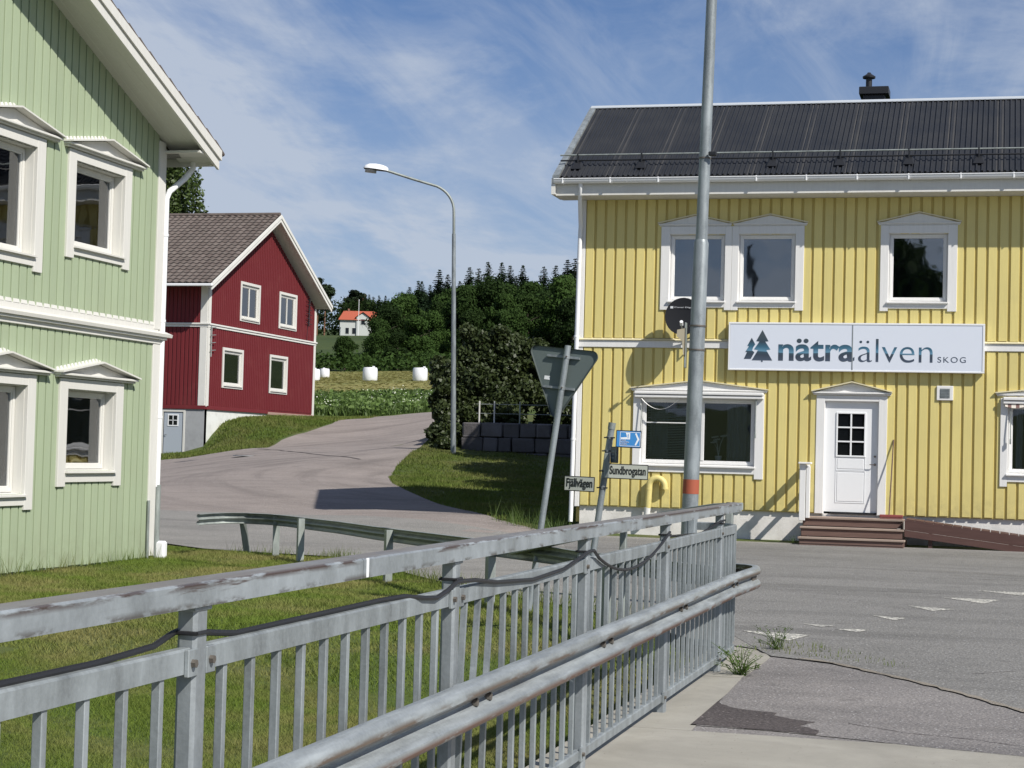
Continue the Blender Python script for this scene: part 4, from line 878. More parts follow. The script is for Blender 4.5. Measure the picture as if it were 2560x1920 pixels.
while u<EG-.2:
    skt.add([(u,3.365,.024),(u+.16,3.365,.024),(u+.15,3.415,.024),(u+.01,3.415,.024),(u,3.365,.040),(u+.16,3.365,.040),(u+.15,3.415,.030),(u+.01,3.415,.030)],[(0,1,2,3),(7,6,5,4),(0,4,5,1),(1,5,6,2),(2,6,7,3),(3,7,4,0)]); u+=.197
FG.part(skt,'scalloped_flashing',M['white'])
FG.part(MB().bbox(EG-.19,EG+.02,-.08,3.09,0,.045,.006),'corner_board',M['white']); FG.part(MB().bbox(EG-.19,EG+.02,3.31,6.14,0,.045,.006),'corner_board',M['white'])
MB().box(XG-.16,XG+.044,EG+.021,EG+.045,-.08,6.05).build('corner_board',M['white'],gh)
def gw(name,casing,opening,ped,**k): return window(FG,'window',casing,opening,recess=.13,frame=.10,mat=M['white'],ped=ped,room=.9,**k)
gw('w',(22.43,24.30,4.09,5.57),up1,(22.30,24.62,5.58,5.84,True,.06,.17),apron=4.14,glassm=M['glass'],inner=both(pot(23.0,4.4,-.1,.62,'grass'),pot(23.35,4.4,-.1,.2,'grass')),label='upper right window with a spiky pot plant')
gw('w',(19.93,21.80,3.80,5.57),up0,(19.80,22.12,5.58,5.84,True,.06,.17),apron=3.87,inner=both(curtain(20.2,20.75,4.1,5.4,-.05),curtain(20.95,21.35,4.1,5.0,-.05)),label='upper window cut by the photo edge, curtains behind')
gw('w',(15.2,17.05,4.09,5.57),up2,(15.1,17.15,5.58,5.84,True,.06,.17),apron=4.14)
gw('w',(22.40,24.26,.98,2.45),lo1,(22.26,24.58,2.46,2.70,True,.06,.17),apron=1.04,inner=both(blinds(22.73,23.93,1.66,2.2,-.06,.045),lambda F,win,g,f0: F.part(MB().bbox(22.85,23.55,1.30,1.42,f0-.22,f0-.06,.006),'wooden_box',MT('pine_box',.7).color((.34,.24,.12)).m,parent=win)),label='lower right window with half-lowered blinds')
gw('w',(19.90,21.76,.69,2.45),lo0,(19.78,22.08,2.46,2.70,True,.06,.17),apron=.75,inner=blinds(20.2,21.45,1.0,2.2,-.06,.045),label='lower window cut by the photo edge, blinds down')
gw('w',(15.2,17.05,.98,2.45),lo2,(15.1,17.15,2.46,2.70,True,.06,.17),apron=1.04)
# roof of the green house
OV=.66; e1=EG+.62
def gz(y): return gtop(y)
rf=MB()
def slabyz(mb,x0,x1,y0,y1,t0,t1):
    mb.add([(x0,y0,gz(y0)+t0),(x1,y0,gz(y0)+t0),(x1,y1,gz(y1)+t0),(x0,y1,gz(y1)+t0),(x0,y0,gz(y0)+t1),(x1,y0,gz(y0)+t1),(x1,y1,gz(y1)+t1),(x0,y1,gz(y1)+t1)],[(0,3,2,1),(4,5,6,7),(0,1,5,4),(1,2,6,5),(2,3,7,6),(3,0,4,7)])
sfm=MB(); slabyz(sfm,XG+.0,XG+OV-.05,RG,e1-.021,.0,.05); slabyz(sfm,XG,XG+OV-.05,2*RG-EG,RG,.0,.05)
o_=sfm.build('verge_soffit',M['white'],gh)
for k in range(1,5):
    g_=MB(); x=XG+k*.13; slabyz(g_,x,x+.008,RG,EG,-.004,.0); g_.build('soffit_joint',M['backgreen'],o_,org=gh.location,loc=(0,0,0)) if False else link('soffit_joint',g_.mesh('soffit_joint',M['whiteold'],gh.location),o_)
ef=MB(); ef.box(XG-9,XG+OV-.05,EG-.02,e1-.02,gz(e1)+.065,gz(e1)+.10); ef.build('eave_soffit',M['white'],gh)
for k in range(6):
    sb_=MB().box(XG-1.2,XG+.22-.03*k,EG+.08+k*.085,EG+.088+k*.085,gz(e1)+.058,gz(e1)+.066); link('soffit_gap',sb_.mesh('soffit_gap',M['black'],gh.location),gh)
f1=MB(); slabyz(f1,XG+OV-.05,XG+OV-.012,RG,e1,-.10,.16); slabyz(f1,XG+OV-.05,XG+OV-.012,2*RG-e1,RG,-.10,.16); f1.build('barge_board',M['white'],gh)
f2=MB(); slabyz(f2,XG+OV-.012,XG+OV+.02,RG,e1+.02,.05,.20); slabyz(f2,XG+OV-.012,XG+OV+.02,2*RG-e1,RG,.05,.20); f2.build('wind_board',M['white'],gh)
fc=MB(); fc.box(XG-9,XG+OV-.05,e1-.02,e1,gz(e1)-.05,gz(e1)+.14); fc.build('fascia',M['white'],gh)
slabyz(rf,XG-9.2,XG+OV+.0,RG,e1+.05,.16,.22); slabyz(rf,XG-9.2,XG+OV+.0,2*RG-e1,RG,.16,.22); rf.build('roof',M['tile'],gh)
y=RG
while y<e1:
    tt=MB(); 
    tt.tube([(XG+OV-.02,y,gz(y)+.225),(XG+OV-.02,y+.34,gz(y+.34)+.205)],[.04,.034],8); tt.build('verge_tile',M['tile'],gh); y+=.33
gg=MB(); gt2=[(e1+.05+.06*math.cos(a),gz(e1)+.10+.07*math.sin(a)) for a in np.linspace(math.pi,2*math.pi,8)]
gg.prism(gt2+[(a,b+.008) for a,b in gt2[::-1]],XG-9,XG+OV-.12,0); gg.build('gutter',M['metalwhite'],gh)
zE=gz(e1)
downpipe(gh,[(XG+.22,EG+.62,zE+.04),(XG+.22,EG+.60,zE-.08),(XG+.16,EG+.45,zE-.26),(XG+.06,EG+.14,zE-.50),(XG+.04,EG+.09,zE-.62),(XG+.04,EG+.09,.95)],.045,M['metalwhite'],[(XG+.04,EG+.09,4.75),(XG+.04,EG+.09,3.45),(XG+.04,EG+.09,2.0)])
MB().tube([(XG+.05,EG+.10,.98),(XG+.05,EG+.10,-.18)],.05,12).build('ground_pipe',M['galvold'],gh)
MB().bbox(XG+.03,XG+.2,EG+.06,EG+.2,-.18,.14,.03).build('drain_collar',M['metalwhite'],gh)
MB().tube([(XG+.06,EG-.2,-.15),(XG+.055,EG-.2,.75)],.022,8).build('earth_rod',M['galvold'],gh)
FG.part(MB().box(13,EG,-.6,-.08,-.2,-.03),'foundation',M['foundgrey'])

# ================================================ RED HOUSE
XR,YR=-32.1,71.15
rh=thing('red_house',(-36,75,1.4),'dark red wooden house with white corners and brown tiled roof up the road','house')
FR=Fac(rh,'+x',XR); FRs=Fac(rh,'-y',YR)
YC,Y2=77.4,83.65
def rtop(u): return 8.30+(6.25-abs(u-YC))*.53
rholes=[(74.55,76.50,7.16,8.66),(79.05,80.95,7.16,8.62),(72.86,74.80,4.17,5.66),(78.10,80.0,4.14,5.66)]
FR.wall('gable_wall',YR+.1,Y2,3.15,8.30,rholes,.15,M['backred'],extra=lambda mb: None)
g2=MB()
def tri_wall(mb):
    hs=[h for h in rholes if h[3]>8.3]
    us=sorted({YR+.1,YC,Y2,*[h[0] for h in hs],*[h[1] for h in hs]})
    for a,b in zip(us[:-1],us[1:]):
        base=8.30
        for h in hs:
            if h[0]-.01<=a and b<=h[1]+.01: base=h[3]
        mb.add([(a,base,-.15),(b,base,-.15),(b,rtop(b),-.15),(a,rtop(a),-.15),(a,base,0),(b,base,0),(b,rtop(b),0),(a,rtop(a),0)],[(3,2,1,0),(4,5,6,7),(0,1,5,4),(1,2,6,5),(2,3,7,6),(3,0,4,7)])
tri_wall(g2); FR.part(g2,'gable_wall',M['backred'])
bst=MB()
FR.boards('board',YR+.22,Y2-.2,.2,.12,3.25,6.50,rholes,.025,M['red'],stuff=bst); FR.boards('board',YR+.22,Y2-.2,.2,.12,6.73,rtop,rholes,.025,M['red'],stuff=bst)
gb=bst.build('gable_board',M['red'],rh); gb['kind']='stuff'
FR.part(MB().bbox(YR+.05,77.9,3.08,3.24,-.02,.05,.006),'skirting_board',M['red']); FR.part(MB().bbox(77.9,Y2,3.04,3.16,-.02,.06,.006),'skirting_board',MT('bare_skirting',.8).color((.33,.22,.18)).m)
FR.part(MB().bbox(YR-.02,Y2+.05,6.53,6.63,0,.06,.008),'storey_band',M['whiteold']); FR.part(MB().bbox(YR-.05,Y2+.12,6.63,6.70,0,.10,.008),'storey_band',M['whiteold'])
FRs.part(MB().bbox(-44,XR+.05,6.53,6.63,0,.06,.008),'storey_band',M['whiteold']); FRs.part(MB().bbox(-44,XR+.1,6.63,6.70,0,.10,.008),'storey_band',M['whiteold'])
for (c,o) in (((74.42,76.63,7.04,8.78),rholes[0]),((78.92,81.08,7.04,8.74),rholes[1]),((72.73,74.93,4.05,5.78),rholes[2]),((77.97,80.13,4.02,5.78),rholes[3])):
    up=c[2]>6
    window(FR,'window',c,o,recess=.03,frame=.13,mullions=(((o[0]+o[1])/2,) if up else ()),mat=M['white'],sill=True,feet=.0,inner=(curtain(o[0]+.1,o[0]+.6,o[2],o[3],-.1,.15,.04) if up else (lambda F,win,g,f0: F.part(MB().box(g[0],g[1],g[2],g[2]+.62,f0-.01,f0-.004),'half_curtain',MT('greenish_curtain',.8).color((.40,.48,.45)).m,parent=win))))
FR.part(MB().bbox(YR-.02,YR+.22,3.2,6.52,0,.05,.006),'corner_board',M['white']); FR.part(MB().bbox(YR-.02,YR+.22,6.70,8.36,0,.05,.006),'corner_board',M['white'])
FR.part(MB().bbox(Y2-.2,Y2+.03,3.05,6.52,0,.05,.006),'corner_board',M['white']); FR.part(MB().bbox(Y2-.2,Y2+.03,6.70,8.3,0,.05,.006),'corner_board',M['white'])
FRs.part(MB().bbox(-32.42,XR-.001,3.2,6.52,0,.05,.006),'corner_board',M['whiteold']); FRs.part(MB().bbox(-32.42,XR-.001,6.70,8.3,0,.05,.006),'corner_board',M['whiteold'])
shole=[(-35.9,-34.42,4.2,5.66)]
FRs.wall('side_wall',-44,XR-.0,3.15,8.3,shole,.15,M['backred'])
FRs.boards('board',-44,-32.43,.185,.13,3.25,6.52,shole,.028,M['red']); FRs.boards('board',-44,-32.43,.185,.13,6.71,8.2,[],.028,M['red'])
window(FRs,'window',(-36.03,-34.3,4.08,5.78),shole[0],recess=.03,frame=.11,mat=M['white'],feet=.0)
FRs.part(MB().bbox(-44,XR+.02,3.08,3.24,-.02,.055,.006),'skirting_board',M['red'])
MB().box(-44.1,-44,YR,Y2,1,8.3).build('side_wall',M['backred'],rh); MB().box(-44,XR-.16,Y2-.1,Y2,2,8.3).build('side_wall',M['backred'],rh)
FR.part(MB().box(YR+.02,Y2-.03,-.5,3.08,-.3,-.03),'foundation',M['foundred'])
FRs.wall('foundation',-44,XR-.03,-.5,3.08,[(-33.98,-33.07,1.02,2.95)],.25,M['foundgrey'])
# basement door
dm=MT('grey_blue_door_paint',.6).color((.36,.40,.45)).m
dr=FRs.part(MB().bbox(-33.95,-33.10,1.03,2.93,-.05,-.01,.008),'basement_door',dm)
mb=MB()
for i in range(2):
    for j in range(2): mb.box(-33.73+i*.21,-33.55+i*.21,2.40+j*.21,2.58+j*.21,-.012,-.004)
FRs.part(mb,'door_pane',M['black_pane'],parent=dr); mb=MB(); 
for (a,b,c,d) in ((-33.78,-33.73,2.35,2.85),(-33.34,-33.29,2.35,2.85),(-33.73,-33.34,2.35,2.395),(-33.73,-33.34,2.80,2.85),(-33.55,-33.52,2.40,2.8),(-33.73,-33.34,2.585,2.61)): mb.box(a,b,c,d,-.012,.006)
FRs.part(mb,'glazing_bars',M['metalwhite'],parent=dr); FRs.part(MB().tube([(-33.88,1.98,-.01),(-33.88,1.98,.03),(-33.8,1.98,.035)],.012,6),'door_handle',M['bolt'],parent=dr)
mb=MB().bbox(-34.12,-33.98,1.0,3.05,-.02,.02,.004); mb.bbox(-33.07,-32.98,1.0,3.05,-.02,.02,.004); mb.bbox(-33.98,-33.07,2.95,3.05,-.02,.019,.004); FRs.part(mb,'door_casing',M['white'])
for k in range(22): FRs.part(MB().bbox(-37.5,-34.13,1.0+k*.092,1.078+k*.092,-.02,.012,.004),'louvre_board',M['whiteold'])
# roof of the red house
XO=-31.50; ye=70.15; ze=8.27-.0; yr=YC; zr=ze+(yr-ye)*.515
def rz_(y): return zr-abs(y-yr)*.515
def rslab(mb,x0,x1,y0,y1,t0,t1): mb.add([(x0,y0,rz_(y0)+t0),(x1,y0,rz_(y0)+t0),(x1,y1,rz_(y1)+t0),(x0,y1,rz_(y1)+t0),(x0,y0,rz_(y0)+t1),(x1,y0,rz_(y0)+t1),(x1,y1,rz_(y1)+t1),(x0,y1,rz_(y1)+t1)],[(0,3,2,1),(4,5,6,7),(0,1,5,4),(1,2,6,5),(2,3,7,6),(3,0,4,7)])
yE2=2*yr-ye-.35
mb=MB(); rslab(mb,-44.6,XO-.05,ye,yr,-.10,-.04); rslab(mb,-44.6,XO-.05,yr,yE2,-.10,-.04); mb.build('soffit',M['whiteold'],rh)
mb=MB(); rslab(mb,XO-.05,XO,ye,yr,-.26,.02); rslab(mb,XO-.05,XO,yr,yE2,-.26,.02); mb.build('barge_board',M['whiteold'],rh)
mb=MB(); rslab(mb,XO+.0,XO+.04,ye,yr,-.10,.06); rslab(mb,XO,XO+.04,yr,yE2,-.10,.06); mb.build('wind_board',M['whiteold'],rh)
mb=MB().bbox(-44.6,XO+.03,ye-.12,ye-.0,ze-.12,ze-.01,.02); mb.build('gutter',M['metalwhite'],rh)
mb=MB(); rslab(mb,-44.6,XO,yr,yE2,.0,.06); mb.build('roof',M['tile'],rh)
# tiles: wavy pantiles, single objects over the visible part
tw,tl=.30,.36; sL=math.hypot(yr-ye,zr-ze); ta=math.atan2(zr-ze,yr-ye); rows=int(sL/tl)+1
def tilemb(mb,x,s_):
    xs=np.linspace(0,tw,7); prof=[(a,.022*math.sin(2*math.pi*a/tw)+.02) for a in xs]
    V=[];
    for (ss,lift) in ((0,.045),(tl*1.04,.012)):
        V+=[(x+a,s_+ss,z+lift) for a,z in prof]
    V+=[(x+a,s_,z+.045-.03) for a,z in prof]
    n=7; Fc=[(i,i+1,n+i+1,n+i) for i in range(n-1)]+[(2*n+i,2*n+i+1,i+1,i) for i in range(n-1)]
    mb.add(V,Fc)
mb=MB(); tilemb(mb,0,0); mb.sm=False; tme=mb.mesh('roof_tile',M['tile'])
rest=MB(); org=Vector((XO-.02,ye-.04,ze)); cr,sr=math.cos(ta),math.sin(ta)
for c in range(43):
    for r in range(rows):
        x=-(c+1)*tw; s_=r*tl
        if c<13: link('roof_tile',tme,rh,org+Vector((x,s_*cr,s_*sr+random.uniform(0,.006)))-rh.location,(ta,0,random.uniform(-.01,.01)))
        else:
            b=len(rest.v); tilemb(rest,x,s_)
            for i in range(b,len(rest.v)):
                p=rest.v[i]; rest.v[i]=(org.x+p[0],org.y+p[1]*cr-p[2]*sr,org.z+p[1]*sr+p[2]*cr)
rt_=rest.build('roof_tiles_beyond',M['tile'],rh); rt_['kind']='stuff'
x=XO-.05
while x>-44.5:
    MB().tube([(x,yr,zr+.06),(x-.4,yr,zr+.075)],[.11,.095],8).build('ridge_tile',M['tile'],rh); x-=.38
# wall antenna / cables
an=MB()
for k in range(6): an.tube([(XR+.1,82.2,7.55+k*.22),(XR+.1,82.9,7.5+k*.22)],.018,5)
an.tube([(XR+.09,82.55,7.4),(XR+.09,82.6,8.75)],.03,6); an.tube([(XR+.05,82.5,7.4),(XR+.05,82.45,6.7)],.012,5); an.build('wall_antenna',M['blackmetal'],rh)
an=MB()
for k in range(4): an.tube([(XR+.12,71.25,5.55+k*.32),(XR+.12,71.75,5.6+k*.32)],.018,5)
an.tube([(XR+.1,71.35,5.3),(XR+.1,71.35,6.6)],.03,6); an.build('wall_antenna',M['galvold'],rh)
# earth bank in front of the gable (grass against the foundation)
# ================================================ BRIDGE RAILING
XP=-2.0
rl=thing('bridge_railing',(XP,9,0),'galvanised steel bridge railing with square balusters running from the foreground to the road','railing')
py_=[2.08+2.32*k for k in range(6)]   # 2.08, 4.40, 6.72, 9.04, 11.36, 13.68
def rbox(x,y,w,d,z0,z1,b=.008):
    return MB().bbox(x-w/2,x+w/2,y-d/2,y+d/2,z0,z1,b)
for i,y in enumerate(py_):
    rbox(XP,y,.055,.075,0.0,1.185,.010).build('post',M['galvpost'],rl)
    rbox(XP-.003,y,.07,.10,1.174,1.186,.003).build('cap_plate',M['galv'],rl)
    for (z,yy) in ((1.045,y-.055),(.118,y-.055),(1.045,y+.055)):
        if yy<y or i<3:
            MB().bbox(XP+.018,XP+.031,yy-.028,yy+.028,z-.035,z+.035,.002).build('bracket',M['galv'],rl)
            MB().tube([(XP+.030,yy-.006,z),(XP+.043,yy-.006,z)],.011,6,smooth=False).build('bolt',M['bolt'],rl)
# rounded far end
y_end=15.05
def endcurve(x0,y0,r,n=7): return [(x0-r+r*math.cos(a),y0+r*math.sin(a)) for a in np.linspace(0,math.pi/2,n)]
def railprof(path,z0,z1,w,name,mat,ztop=None):
    secs=[]
    for i,p in enumerate(path):
        a=Vector(path[max(i-1,0)][:2]); b=Vector(path[min(i+1,len(path)-1)][:2]); t=(b-a).normalized(); n=Vector((t.y,-t.x)); dz=p[2] if len(p)>2 else 0
        h=w/2; c=.006
        secs.append([(p[0]+n.x*q,p[1]+n.y*q,z+dz) for q,z in ((-h,z0),(h,z0),(h,z1-c),(h-c,z1),(-h+c,z1),(-h,z1-c))])
    return MB().loft(secs).build(name,mat,rl)
# top rail, in lengths; the last one turns away and slopes down
tr=[2.0,5.6,9.9,14.9]
railprof([(XP-.01,.8),(XP-.01,5.597)],1.186,1.25,.10,'top_rail',M['galvrail'])
railprof([(XP-.01,5.603),(XP-.01,9.6),(XP-.01,14.6)]+[(p[0]-.01,p[1]) for p in endcurve(XP,14.6,.45)][:3],1.186,1.25,.10,'top_rail',M['galvrail'])
railprof([(-2.05,15.02,0),(-2.25,15.3,-.02),(-2.8,15.98,-.12),(-3.4,16.8,-.28),(-4.3,18.05,-.50),(-4.95,18.9,-.66)],1.186,1.245,.10,'top_rail',M['galvold'])
MB().bbox(XP+.037,XP+.0425,5.63,5.65,1.187,1.249,.001).build('paint_mark',M['metalwhite'],rl)
for (xx,yy,zt) in ((-3.33,16.72,.92),(-2.12,15.05,1.19)): rbox(xx,yy,.06,.075,-.1,zt).build('post',M['galvold'],rl)
for i in range(len(py_)):
    y0=py_[i]+.04; y1=(py_[i+1]-.04) if i<5 else 14.6
    mr_=[(XP+.0,y0),(XP,y1)] if i<5 else [(XP,y0),(XP,14.5)]+endcurve(XP,14.5,.35,6)
    railprof(mr_,1.018,1.082,.036,'mid_rail',M['galv']); railprof(mr_,.09,.138,.036,'lower_rail',M['galv'])
    n=11 if i<5 else 8
    sp=(py_[1]-py_[0])/12 if i<5 else .165
    for k in range(n):
        y=py_[i]+sp*(k+1) if i<5 else py_[i]+.155+.15*k
        x=XP
        if i==5 and y>14.5: x=XP-.05
        if i==2 and k<3:
            # the three dented balusters past the third post
            s_=(.05,.10,.085)[k]; pth=[(x,y,1.02),(x,y-.02-.2*s_,.75),(x+.01,y-s_*1.2,.5),(x,y-s_*.9,.3),(x,y-.1*s_,.13)]
            secs=[[(a-.011,b-.011,c),(a+.011,b-.011,c),(a+.011,b+.011,c),(a-.011,b+.011,c)] for a,b,c in pth]
            MB().loft(secs).build('baluster',M['galv'],rl); continue
        b=rbox(x,y,.024,.024,.13,1.025,.002)
        b.build('baluster',M['galv'],rl)
rl_children=None
# cable strapped to the railing
cb=thing('cable',(XP,8,1.1),'black cable strapped along the middle rail of the bridge railing, sagging at the far posts','cable')
path=[]
def cub(a,b,n=10,sag=0.0,bow=0.0):
    for k in range(n):
        t=k/n; path.append((a[0]+(b[0]-a[0])*t+bow*math.sin(math.pi*t),a[1]+(b[1]-a[1])*t,a[2]+(b[2]-a[2])*t-sag*4*t*(1-t)))
xc=XP+.03
path=[(XP-.012,1.5,1.094),(XP-.012,3.9,1.094),(XP-.012,4.2,1.099)]+[(XP-.03,4.35,1.118),(XP-.04,4.4,1.118),(XP-.03,4.46,1.11),(XP-.01,4.7,1.094),(XP-.008,5.9,1.092)]
path+=[(XP+.0,6.15,1.09),(XP+.026,6.3,1.075),(XP+.028,6.45,1.065),(XP+.028,6.6,1.085),(XP+.034,6.68,1.108),(XP+.036,6.76,1.108),(XP+.03,6.95,1.10),(XP+.026,7.3,1.07),(XP+.025,7.9,1.045),(XP+.026,8.5,1.06),(XP+.03,8.85,1.10),(XP+.036,9.0,1.12),(XP+.038,9.1,1.12)]
for k in range(1,14):
    t=k/14; path.append((XP+.034,9.1+2.16*t,1.115-.16*4*t*(1-t)*(1-.25*t)))
path+=[(XP+.038,11.32,1.135),(XP+.0,11.45,1.12),(XP-.05,11.7,1.09),(XP-.05,13.1,1.06),(XP-.03,13.4,1.09),(XP+.02,13.62,1.135),(XP+.034,13.7,1.14)]
MB().tube([(a,b,c-(.006 if b<5.9 and abs(b-4.4)>.25 else 0)) for a,b,c in path],.0085,8).build('cable_run',M['black'],cb)
path2=[(XP+.036,9.1,1.12)]+[(XP+.03,9.1+1.5*t/8,1.115-.19*math.sin(math.pi*.5*t/8)) for t in range(1,9)]+[(XP+.032,10.95,1.0),(XP+.034,11.3,1.12)]
for y in py_[1:]:
    z=1.118; q=.031; r=.042; pts=[(XP+a,y+b,z) for a,b in ((q,-r),(q,r),(-q,r),(-q,-r),(q,-r))]
    MB().tube(pts,.0055,6).build('tie',M['black'],cb)

# ================================================ GUARD RAIL (bridge and side road)
gr=thing('guard_rail',(-2,12,.6),'galvanised guard rail along the bridge, curling round its end and along the side road','guard rail')
def beamprof():
    P=[(-.005,.082),(.010,.088),(.034,.086),(.052,.074),(.060,.056),(.058,.040),(.044,.028),(.012,.012),(.004,0)]
    P=P+[(a,-b) for a,b in P[::-1][1:]]
    return P
BP=beamprof()
def beam(path,name,mat):
    secs=[]
    for i,p in enumerate(path):
        a=Vector(path[max(i-1,0)][:2]); b=Vector(path[min(i+1,len(path)-1)][:2]); t=(b-a).normalized(); n=Vector((t.y,-t.x))
        o=[(p[0]+n.x*u,p[1]+n.y*u,p[2]+v) for u,v in BP]; inn=[(p[0]+n.x*(u-.004),p[1]+n.y*(u-.004),p[2]+v) for u,v in BP[::-1]]
        secs.append(o+inn)
    mb=MB().loft(secs,True,False); mb.sm=True
    return mb.build(name,mat,gr)
BX=XP+.10; zb=.662
beam([(BX,.6,zb),(BX,4,zb),(BX,8.75,zb)],'beam',M['galvbeam'])
beam([(BX+.0,8.752,zb),(BX+.0,12.797,zb)],'beam',M['galvbeam'])
beam([(BX,12.8,zb),(BX,13.6,zb),(BX+.02,14.3,zb),(BX+.03,14.7,zb-.002),(BX-.005,14.95,zb-.004),(BX-.08,15.12,zb-.006),(BX-.2,15.22,zb-.01),(BX-.35,15.30,zb-.012)],'beam',M['galvbeam'])
far=[(-2.25,15.32,.62),(-2.6,15.75,.61),(-3.05,16.4,.60),(-3.98,17.65,.575),(-4.4,18.25,.57),(-5.5,19.75,.545),(-6.67,21.3,.525),(-7.9,23.0,.50),(-9.05,24.75,.475),(-9.95,25.9,.46),(-10.6,26.65,.458),(-11.1,27.1,.455),(-11.55,27.3,.45),(-11.85,27.2,.445),(-12.0,26.95,.435),(-12.08,26.7,.425)]
def subd(P,k=3):
    out=[]
    for a,b in zip(P[:-1],P[1:]):
        for j in range(k): t=j/k; out.append(tuple(a[i]+(b[i]-a[i])*t for i in range(3)))
    return out+[P[-1]]
# the front of this run faces the side road, its back faces the bridge
far_r=[(x,y,z) for x,y,z in far][::-1]
beam(subd(far,2),'beam',M['galvold'])
# bolts on the bridge beam and spacer blocks
for y in py_:
    for dy in (-.03,.16):
        if y+dy<14.4: MB().tube([(BX+.004,y+dy,zb),(BX+.028,y+dy,zb)],.016,8,smooth=False).build('bolt',M['bolt'],gr)
    MB().bbox(XP+.028,BX-.004,y-.04,y+.04,zb-.06,zb+.06,.004).build('spacer',M['galv'],gr)
    MB().bbox(XP+.02,XP+.06,y-.03,y+.03,-.0+.002,.012,.002).build('foot_plate',M['galv'],gr) if False else None
hz=MB()
for k in range(8):
    y=14.55+k*.055; x=BX+.03-(0 if y<14.75 else (y-14.75)**1.5*.9); hz.bbox(x+.0,x+.02,y-.012,y+.012,zb-.03,zb+.02,.003)
hz.build('splice_plate',M['bolt'],gr)
def cpost(x,y,z1,lean=(0,0),rot=0.0):
    zg=g1(x,y)-.1; mb=MB(); sec=[(-.05,-.03),(.05,-.03),(.05,-.012),(-.032,-.012),(-.032,.012),(.05,.012),(.05,.03),(-.05,.03)]
    c,s_=math.cos(rot),math.sin(rot)
    secs=[[(x+(a*c-b*s_)+lean[0]*t,y+(a*s_+b*c)+lean[1]*t,zg+(z1-zg)*t) for a,b in sec] for t in (0,1)]
    mb.loft(secs); return mb.build('post',M['galvold'],gr)
for (x,y,z,ln,r) in ((-3.45,16.95,.66,(0,0),.9),(-5.3,19.55,.62,(0,0),.9),(-7.42,22.35,.58,(0,0),.85),(-9.98,25.86,.54,(.0,.0),.8),(-10.85,27.05,.53,(0,0),.5),(-11.5,27.5,.50,(-.13,0),.1)): cpost(x-.06,y-.04,z,ln,r)

# ================================================ POLES AND SIGNS
# big galvanised pole
lp=thing('light_pole',(-3.24,19.8,0),'tall thick galvanised light pole with an orange band in front of the yellow house','light pole')
def lpt(z): t=z/6.74; return (-3.24+.135*t,19.8+.0*t,z)
rs=[(-.1,.088),(3.9,.082)]
MB().tube([lpt(-.1),lpt(.6),lpt(2.5),lpt(3.93),lpt(3.97)],[.088,.088,.084,.080,.066],24).build('pole',M['galvlight'],lp)
MB().tube([lpt(3.94),lpt(4.01),lpt(6.0),lpt(9.2)],[.068,.064,.060,.050],24).build('upper_pole',M['galvlight'],lp)
MB().tube([lpt(9.2),lpt(9.26)],[.056,.05],16).build('pole_cap',M['galvlight'],lp)
MB().tube([lpt(1.21),lpt(1.365)],.0885,24,cap=False).build('orange_band',MT('orange_band_paint',.7).color((.33,.08,.04)).m,lp)
for z in (4.85,3.02,2.76):
    MB().tube([lpt(z),lpt(z+.018)],.0905 if z<4 else .068,20).build('hose_clamp',M['bolt'],lp)
x,y,z=lpt(4.87); MB().bbox(x+.05,x+.14,y-.10,y-.06,z-.0,z+.05,.01).build('sensor',M['blackmetal'],lp)
x,y,z=lpt(2.9); mb=MB().bbox(x-.125,x-.11,y-.10,y+.0,z-.33,z+.16,.003); mb.build('bracket',M['galvold'],lp)
x,y,z=lpt(2.88)
mb=MB(); mb.prism([(x-.112,z+.12),(x-.205,z+.10),(x-.21,z+.03),(x-.15,z-.02),(x-.135,z-.16),(x-.112,z-.2)],y-.10,y-.03,1); mb.build('control_box',MT('beige_plastic',.6).color((.42,.37,.27)).m,lp)
MB().bbox(lpt(.9)[0]-.0,lpt(.9)[0]+.07,19.8-.095,19.8-.08,.25,1.0,.004).build('hatch',M['galvlight'],lp)

rp_=thing('mirrored_pole',(-9.5,-4,0),'slim dark pole behind the camera, seen only mirrored in the upper window','pole')
MB().tube([(-9.35,-4,-.5),(-9.75,-4,10)],[.10,.08],10).build('pole_shaft',M['blackmetal'],rp_); MB().tube([(-9.75,-4,10),(-9.75,-4,10.1)],.1,10).build('pole_cap',M['blackmetal'],rp_)
# yield sign seen from behind, leaning
ys_=thing('yield_sign',(-4.62,18.45,-.05),'grey back of a triangular give-way sign on a leaning pole left of the yellow house','traffic sign')
b0=Vector((-4.72,18.62,-.25)); t0=Vector((-4.385,18.80,2.74)); ax=(t0-b0).normalized()
MB().tube([tuple(b0),tuple(t0)],.033,16).build('pole',M['galvlight'],ys_)
sn=Vector((-.22,-.95,-.10)); sn=(sn-ax*sn.dot(ax)).normalized(); su_=ax.cross(sn).normalized()*-1   # sn towards the camera, su_ to the right
if su_.x<0: su_=-su_
sc0=t0-ax*.03-sn*.052-ax*.0
def sp(u,v,w): return tuple(sc0+su_*u+ax*v+sn*w)
tri=[]; HW,HT,RR=.375,.735,.06
cor=[(-HW+RR*.9,-RR),(HW-RR*.9,-RR),(0,-HT+RR*1.2)]
angs=[(90,210),(-30,90),(210,330)]
for (cx_,cy_),(a0,a1) in zip(cor,angs):
    for a in np.linspace(R_(a1),R_(a0),7) if False else np.linspace(R_(a0),R_(a1),7): tri.append((cx_+RR*math.cos(a),cy_+RR*math.sin(a)))
def hull_order(P):
    c=(sum(p[0] for p in P)/len(P),sum(p[1] for p in P)/len(P)); return sorted(P,key=lambda p: math.atan2(p[1]-c[1],p[0]-c[0]))
tri=hull_order(tri); n=len(tri); off=-.05
